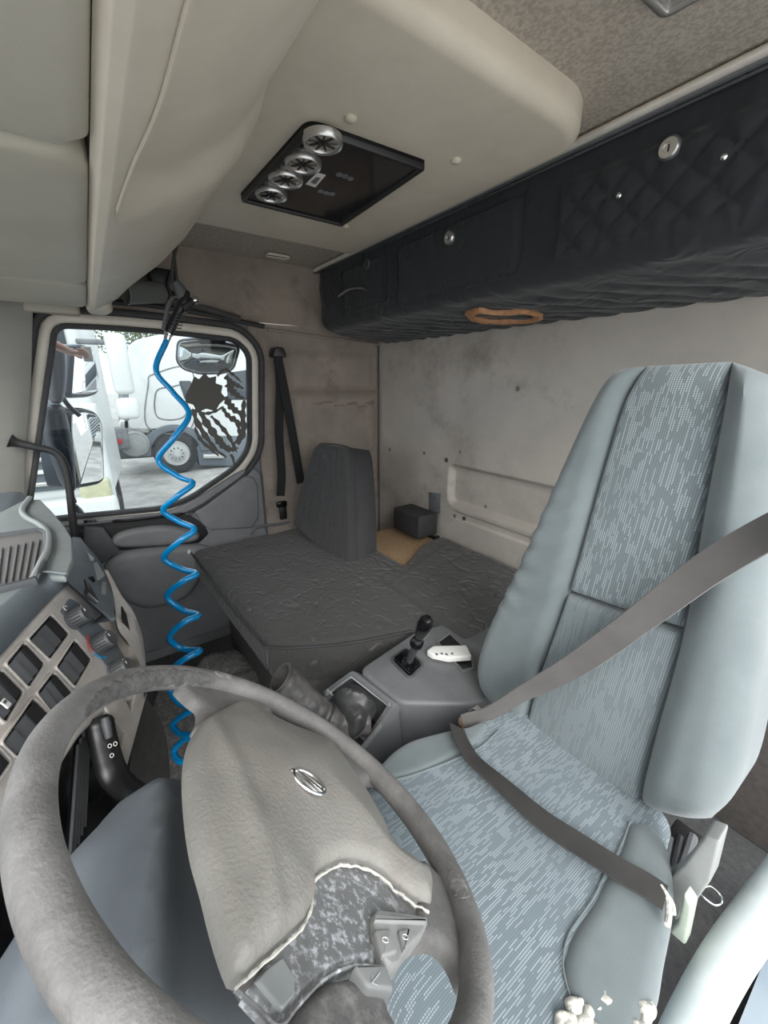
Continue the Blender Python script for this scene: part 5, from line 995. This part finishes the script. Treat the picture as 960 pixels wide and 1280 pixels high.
for k, (P, a, b) in enumerate((
    ([(2,-0.529,1.624),(2,-0.554,1.596),(2,-0.582,1.582),(2,-0.607,1.568)], .010, .006), ([(2,-0.532,1.589),(2,-0.557,1.554),(2,-0.584,1.532),(2,-0.606,1.524)], .013, .008), ([(2,-0.518,1.533),(2,-0.535,1.496),(2,-0.562,1.466),(2,-0.594,1.45)], .012, .010), ([(2,-0.494,1.624),(2,-0.532,1.652),(2,-0.572,1.625),(2,-0.602,1.596)], .005, .004),
    ([(2,-0.498,1.49),(2,-0.516,1.453),(2,-0.549,1.422),(2,-0.585,1.405)], .006, .010), ([(2,-0.605,1.516),(2,-0.589,1.442),(2,-0.585,1.367),(2,-0.551,1.307)], .008, .012), ([(2,-0.544,1.445),(2,-0.562,1.399),(2,-0.563,1.345),(2,-0.529,1.309)], .006, .007), ([(2,-0.373,1.481),(2,-0.379,1.431),(2,-0.4,1.379),(2,-0.422,1.334),(2,-0.452,1.286),(2,-0.492,1.251)], .010, .006),
    ([(2,-0.404,1.465),(2,-0.419,1.422),(2,-0.442,1.377),(2,-0.472,1.329),(2,-0.509,1.272)], .012, .010), ([(2,-0.444,1.449),(2,-0.474,1.411),(2,-0.505,1.365),(2,-0.529,1.309),(2,-0.543,1.269)], .007, .006), ([(2,-0.452,1.346),(2,-0.484,1.306),(2,-0.519,1.287),(2,-0.55,1.292)], .012, .008), ([(2,-0.369,1.403),(2,-0.382,1.351),(2,-0.418,1.304),(2,-0.456,1.262)], .005, .006), ([(2,-0.512,1.264),(2,-0.521,1.24),(2,-0.521,1.204)], .006, .002), ([(2,-0.366,1.481),(2,-0.418,1.461),(2,-0.467,1.47),(2,-0.506,1.49)], .004, .005))): strand(P, a, b, k)

# ================================================================ OUTSIDE MIRRORS
MN = V((-.62, -.78, 0))
em1 = thing('exterior_mirror', 'large navy main door mirror, lower of the two outside the passenger window', 'mirror', (2.3, .2, 1.2))
MF1 = mkframe((2.32, .14, 1.3), (-.70, -.71, -.02))
def ml(F, P):
    out = []
    for x, y, z in P:
        d = V((x, y, z))-V((0, 0, 1.6)); t = (F[0]-V((0, 0, 1.6))).dot(F[3])/d.dot(F[3]); q = V((0, 0, 1.6))+d*t-F[0]; out.append((q.dot(F[1]), q.dot(F[2])))
    return out
mo = ml(MF1, [(1.299,0.05,1.531),(1.278,0.016,1.539),(1.254,-0.011,1.53),(1.237,-0.021,1.503),(1.197,0,1.366),(1.203,0.015,1.354),(1.235,0.067,1.343),(1.253,0.068,1.385),(1.285,0.06,1.48)])
pad('mirror_housing', [(p[0]*1.0, p[1]) for p in offset(rnd(mo, .02, 3), .0)], MF1, navy, em1, h0=-.03, th=.022, r=.012, depth=.13, n=60, smoothc=False)
plate('mirror_pane', offset(rnd(mo, .02, 3), -.022), MF1, -.02, .002, mirror, em1, edge=.002, label='reflecting mirror glass')
hb = [(2.25,0.162,1.487),(2.25,0.11,1.505),(2.25,0.081,1.484),(2.25,0.085,1.318),(2.25,0.118,1.131),(2.25,0.152,1.151),(2.25,0.166,1.255),(2.25,0.174,1.378)]
HFm = mkframe(sum((V(p) for p in hb), V())/8, (-.85, -.4, 0))
pad('mirror_back', tl(HFm, hb), HFm, navy, em1, h0=-.02, th=.04, r=.05, depth=.04, n=60, label='rounded navy back of the housing')
em2 = thing('exterior_mirror', 'navy wide-angle mirror, upper of the two outside the passenger window', 'mirror', (2.3, .2, 1.5), None)
mo2 = ml(MF1, [(1.333,0.011,1.686),(1.313,-0.019,1.69),(1.295,-0.035,1.674),(1.271,-0.035,1.613),(1.261,-0.026,1.571),(1.272,-0.004,1.562),(1.297,0.032,1.56),(1.306,0.041,1.566)])
pad('mirror_housing', offset(rnd(mo2, .02, 3), .0), MF1, navy, em2, h0=-.03, th=.022, r=.012, depth=.13, n=60, smoothc=False)
plate('mirror_pane', offset(rnd(mo2, .02, 3), -.018), MF1, -.02, .002, mirror, em2, edge=.002, label='reflecting mirror glass')
hb = [(2.25,0.104,1.716),(2.25,0.061,1.749),(2.25,0.031,1.738),(2.25,0.042,1.655),(2.25,0.072,1.557),(2.25,0.104,1.509),(2.25,0.13,1.542),(2.25,0.12,1.638)]
HFm = mkframe(sum((V(p) for p in hb), V())/8, (-.85, -.4, 0))
pad('mirror_back', tl(HFm, hb), HFm, navy, em2, h0=-.02, th=.04, r=.05, depth=.04, n=60)
tube('mirror_arm', crv([(2.3,0.121,1.623),(2.3,0.104,1.574),(2.3,0.084,1.506),(2.3,0.048,1.452)], 16), .010, navy, em1)
tube('mirror_arm', crv([(2.3,0.136,1.073),(2.3,0.159,1.065),(2.3,0.133,1.013),(2.3,0.126,0.951)], 16), .014, navy, em1)
km = thing('kerb_mirror', 'wide rounded kerb mirror fixed above the passenger window outside', 'mirror', (2.12, -.5, 1.7))
KMF = mkframe((2.10, -.50, 1.66), (-.96, .25, -.12))
ko = ml(KMF, [(1.183,-0.206,1.697),(1.15,-0.256,1.703),(1.094,-0.325,1.686),(1.088,-0.329,1.678),(1.083,-0.308,1.629),(1.095,-0.286,1.619),(1.129,-0.237,1.617),(1.158,-0.203,1.629),(1.172,-0.194,1.648)])
pad('mirror_housing', offset(rnd(ko, .02, 3), .006), KMF, navy, km, h0=-.03, th=.02, r=.01, depth=.06, n=60, smoothc=False)
pad('mirror_pane', rnd(offset(ko, -.004), .02, 3), KMF, mirror, km, h0=-.012, th=.002, r=.006, depth=.003, n=60, smoothc=False, dome=.018, label='convex mirror glass')
kt = V([(2.08,-0.511,1.779)][0]); box('mirror_bracket', kt+V((0.02, 0, .02)), (.06, .12, .05), rubber, km, bevel=.01)
# forearm and hand over the upper mirror
ph = thing('person', 'bare forearm reaching over the upper exterior mirror, holding a white phone', 'person', [(2.2,0.048,1.728)][0])
arm = [(2.18,0.141,1.758),(2.18,0.089,1.749),(2.18,0.059,1.732),(2.18,0.034,1.718),(2.18,0.018,1.716)]
tube('forearm', crv(arm, 24), [.022-.008*i/23 for i in range(24)], skin, ph, n=14, ang=0)
hd = V(arm[-1])
for k in range(4):
    o0 = hd+V((0, -.012, .011-.0075*k)); L0 = (.9, 1, .95, .75)[k]; tube('finger', crv([o0, o0+V((-.003, -.022*L0, -.002)), o0+V((-.006, -.034*L0, -.010)), o0+V((0, -.036*L0, -.020+.002*k))], 12), [.0048]*9+[.0044, .004, .003], skin, ph, n=8, ang=0)
tube('thumb', crv([hd+V((-.008, -.002, -.010)), hd+V((-.017, -.012, -.018)), hd+V((-.017, -.026, -.024))], 10), [.006]*8+[.005, .0035], skin, ph, n=8, ang=0)
tube('palm', [hd+V((0, .02, 0)), hd+V((0, .0, 0)), hd+V((0, -.018, -.002))], [.013, .017, .015], skin, ph, n=12, flat=.6, ang=0)
phn = tag(box('phone', hd+V((.012, -.045, -.006)), (.007, .035, .06), white, None, bevel=.005), 'small white phone held by the hand over the upper exterior mirror', 'phone')

# ================================================================ OUTSIDE WORLD
GZ = -.7
gnd = box('ground', (20, 0, GZ-.05), (160, 160, .1), ground, None, bevel=0); struct(gnd)
def side_truck():
    T = thing('white_truck', 'white lorry cab parked side-on across the yard with its front wheel showing', 'truck', (12.2, -2.5, GZ))
    X0 = 11.6; F = (V((X0, 0, 0)), V((0, -1, 0)), V((0, 0, 1)), V((-1, 0, 0)))
    def p2(P): return [(-p[1], p[2]) for p in P]
    wc = p2([(11.6,-1.598,-0.103)])[0]; R = abs(wc[1]-GZ); R = .52; wc = (wc[0], GZ+R)
    prism('cab_body', rnd(p2([(11.6,-0.666,0.511),(11.6,-0.953,2.394),(11.6,-1.171,2.543),(11.6,-1.658,2.675),(11.6,-2.836,3.08),(11.6,-6.491,3.795),(11.6,-6.31,-0.472),(11.6,-2.425,-0.117),(11.6,-2.153,0.415)]), .08, 3), F, -2.4, 0, twhite, T, bevel=.05)
    prism('rear_fairing', rnd(p2([(11.6,-0.567,0.517),(11.6,-0.85,2.252),(11.6,-0.97,2.395),(11.6,-0.649,0.512)]), .02, 2), F, -2.3, -.1, tgrey, T, bevel=.02)
    for P in ([(11.5,-1.064,0.513),(11.5,-1.23,1.545),(11.5,-1.367,1.765),(11.5,-2.24,1.887),(11.5,-2.041,0.452)], [(11.5,-1.371,1.359),(11.5,-1.705,1.468),(11.5,-2.032,1.466),(11.5,-1.932,0.762),(11.5,-1.312,0.752)]):
        q = crv(p2(P), 60, True); tube('door_groove', [fr(F, a.x, a.y, .001) for a in q], .018, tgrey, T, n=5, closed=True)
    prism('door_window', rnd(p2([(11.5,-1.907,1.619),(11.5,-2.203,1.619),(11.5,-2.176,1.151),(11.5,-1.988,1.156)]), .05, 3), F, 0, .02, tglass, T, bevel=.01)
    prism('side_window', rnd(p2([(11.5,-3.092,1.821),(11.5,-3.692,1.91),(11.5,-3.609,1.116),(11.5,-3.052,1.13)]), .05, 3), F, 0, .02, tglass, T, bevel=.01)
    # wheel arch, tyre, hub
    n_ = 20; arc = [(wc[0]+(R+.28)*math.cos(math.pi*i/n_), wc[1]+(R+.22)*math.sin(math.pi*i/n_)) for i in range(n_+1)]; arc2 = [(wc[0]+(R+.06)*math.cos(math.pi*i/n_), wc[1]+(R+.06)*math.sin(math.pi*i/n_)) for i in range(n_+1)]
    prism('wheel_arch', arc+arc2[::-1], F, -.3, .06, tdark, T, bevel=.02)
    prism('arch_cavity', arc2, F, -.3, .005, rubber, T, bevel=0)
    WFm = (fr(F, wc[0], wc[1], .04), F[1], F[2], F[3])
    ty = lathe('wheel', [(R*.6, -.28), (R*.97, -.28), (R, -.22), (R, -.06), (R*.96, 0), (R*.72, .01), (R*.62, -.02), (R*.58, -.04)], WFm, tread, T, n=40)
    lathe('wheel_rim', [(R*.62, -.02), (R*.58, .0), (R*.52, -.04), (R*.40, -.06), (R*.38, .02), (R*.18, .04), (R*.16, .10), (0.001, .11)], WFm, mat('wheel_steel', (.42, .43, .43), .5), ty, n=30)
    for k in range(10):
        a = k*math.pi/5; lathe('wheel_nut', [(.025, 0), (.022, .05), (0.001, .055)], WFm, tgrey, ty, n=8, c=(R*.29*math.cos(a), R*.29*math.sin(a)))
    prism('side_skirt', p2([(11.5,-2.087,-0.073),(11.5,-2.405,0.219),(11.5,-6.272,-0.069),(11.5,-6.228,-1.112),(11.5,-2.1,-0.569)]), F, -.3, .02, tdark, T, bevel=.03)
    prism('step', p2([(11.5,-2.222,-0.257),(11.5,-2.754,-0.31),(11.5,-2.741,-0.42),(11.5,-2.208,-0.363)]), F, .02, .10, silver, T, bevel=.01)
    prism('chassis_rail', p2([(11.5,-0.092,0.391),(11.5,-1.277,0.302),(11.5,-1.185,-0.295),(11.5,0.026,-0.259)]), F, -.9, -.4, tgrey, T, bevel=.03)
    c = p2([(11.2,-0.722,0.148)])[0]
    lathe('air_tank', [(.30, -.9), (.33, -.05), (.30, 0), (.27, .01), (.26, -.01), (0.001, .02)], (fr(F, c[0], c[1], .1), F[1], F[2], F[3]), mat('tank_grey', (.30, .31, .31), .35, metal=.4), T, n=28)
    c = p2([(11.2,-0.363,0.31)])[0]; box('battery_box', fr(F, c[0], c[1], 0), (.4, .45, .5), tgrey, T, bevel=.03)
    c = p2([(11.2,-0.416,0.25)])[0]; box('red_lamp', fr(F, c[0], c[1], .22), (.03, .07, .12), redm, T, bevel=.005)
    prism('pipe_stack', p2([(11.5,-0.479,0.606),(11.5,-0.53,0.715),(11.5,-1.265,0.676),(11.5,-1.222,0.405),(11.5,-0.447,0.421)]), F, -.5, -.1, silver, T, bevel=.02)
    for q in [(11.45,-1.51,1.169),(11.45,-1.496,1.074)]: pass
    return T
side_truck()
def front_truck(ox, oy, rot, body, label, nm='lorry'):
    T = thing(nm, label, 'truck', (ox, oy, GZ)); R = Matrix.Rotation(rot, 3, 'Z'); O = V((ox, oy, GZ))
    def B(name, c, s, m, bevel=.03, **k): return box(name, O+R@V(c), s, m, T, bevel=bevel, rot=R, **k)
    # local: front faces -x ; y is width ; z up
    B('cab_body', (1.1, 0, 2.15), (2.1, 2.4, 2.7), body, .12); B('chassis', (2.6, 0, .75), (2.2, 1.0, .4), tgrey)
    B('windscreen', (.035, 0, 2.65), (.05, 2.1, .85), tglass, .02); B('bumper', (-.02, 0, .62), (.25, 2.45, .55), body, .08)
    gp_ = B('grille_panel', (.03, 0, 1.55), (.06, 1.7, 1.1), tdark, .03)
    for k in range(7): B('grille_slat', (-.02, 0, 1.1+k*.15), (.06, 1.6, .05), body if k % 2 else silver, .01)
    for s in (-1, 1):
        B('corner_panel', (.02, s*1.08, 1.4), (.14, .28, 1.3), body, .05); B('headlamp', (-.06, s*1.02, .95), (.10, .34, .34), lampm, .05, label='yellowed headlamp')
        B('fog_lamp', (-.13, s*.95, .55), (.05, .26, .14), lampm, .02); B('side_mirror', (-.15, s*1.55, 2.5), (.18, .22, .7), body, .06); B('mirror_arm', (-.05, s*1.35, 2.75), (.06, .4, .06), tgrey, .02)
        B('wide_mirror', (-.15, s*1.55, 1.98), (.18, .24, .26), body, .06)
        F = (O+R@V((1.3, s*1.12, .5)), R@V((1, 0, 0)), V((0, 0, 1)), R@V((0, s*1.0, 0)))
        lathe('wheel', [(.3, -.28), (.5, -.26), (.5, -.02), (.45, .02), (.3, .02), (.28, -.05), (.1, -.02), (0.001, .04)], F, tread, T, n=28)
    B('roof_deflector', (1.3, 0, 3.7), (1.5, 2.1, .5), body, .2); B('number_plate', (-.16, 0, .6), (.02, .52, .11), white, .003)
    return T
front_truck(6.4, 1.15, math.radians(-6), twhite, 'pale lorry facing us with a yellowed headlamp, beyond the exterior mirrors')
front_truck(3.9, -11, math.radians(-92), twhite, 'white lorry standing behind, seen in the exterior mirror')
front_truck(7.2, -15, math.radians(-96), tdark, 'dark lorry standing behind, seen in the exterior mirror')
bk_ = tag(box('blue_truck_body', (16, 5.2, 1.5), (6, 3.6, 4.4), tdark, None, bevel=.1), 'blue-grey vehicle body behind the pale lorry at far left of the window', 'truck body')
for k, (tx, ty_, hh, lb) in enumerate(((22, 1.2, 6.6, 'leafy tree above the lorries at the left top of the passenger window'), (30, -3.2, 6.0, 'more distant leafy tree above the white lorry cab'))):
    T = thing('tree', lb, 'tree', (tx, ty_, GZ)); tube('trunk', [(tx, ty_, GZ), (tx+.2, ty_+.1, 2.5), (tx, ty_, 4.5)], [.25, .2, .1], bark, T)
    v = []; f = []
    for i in range(5000):
        a = random.random()*6.283; e = math.acos(2*random.random()-1); rr = 2.6*random.random()**.4; c = V((tx+rr*math.sin(e)*math.cos(a), ty_+1.1*rr*math.sin(e)*math.sin(a), hh-1.6+.8*rr*math.cos(e)))
        if noise.noise(c*1.1) < -.08: continue
        d = V((random.gauss(0, 1), random.gauss(0, 1), random.gauss(0, 1))).normalized()*.10; e_2 = d.orthogonal().normalized()*.06; n_ = len(v); v += [c-d, c+e_2, c+d, c-e_2]; f.append((n_, n_+1, n_+2, n_+3))
    obj('foliage', v, f, leafm, T, smooth=False, kind='stuff')
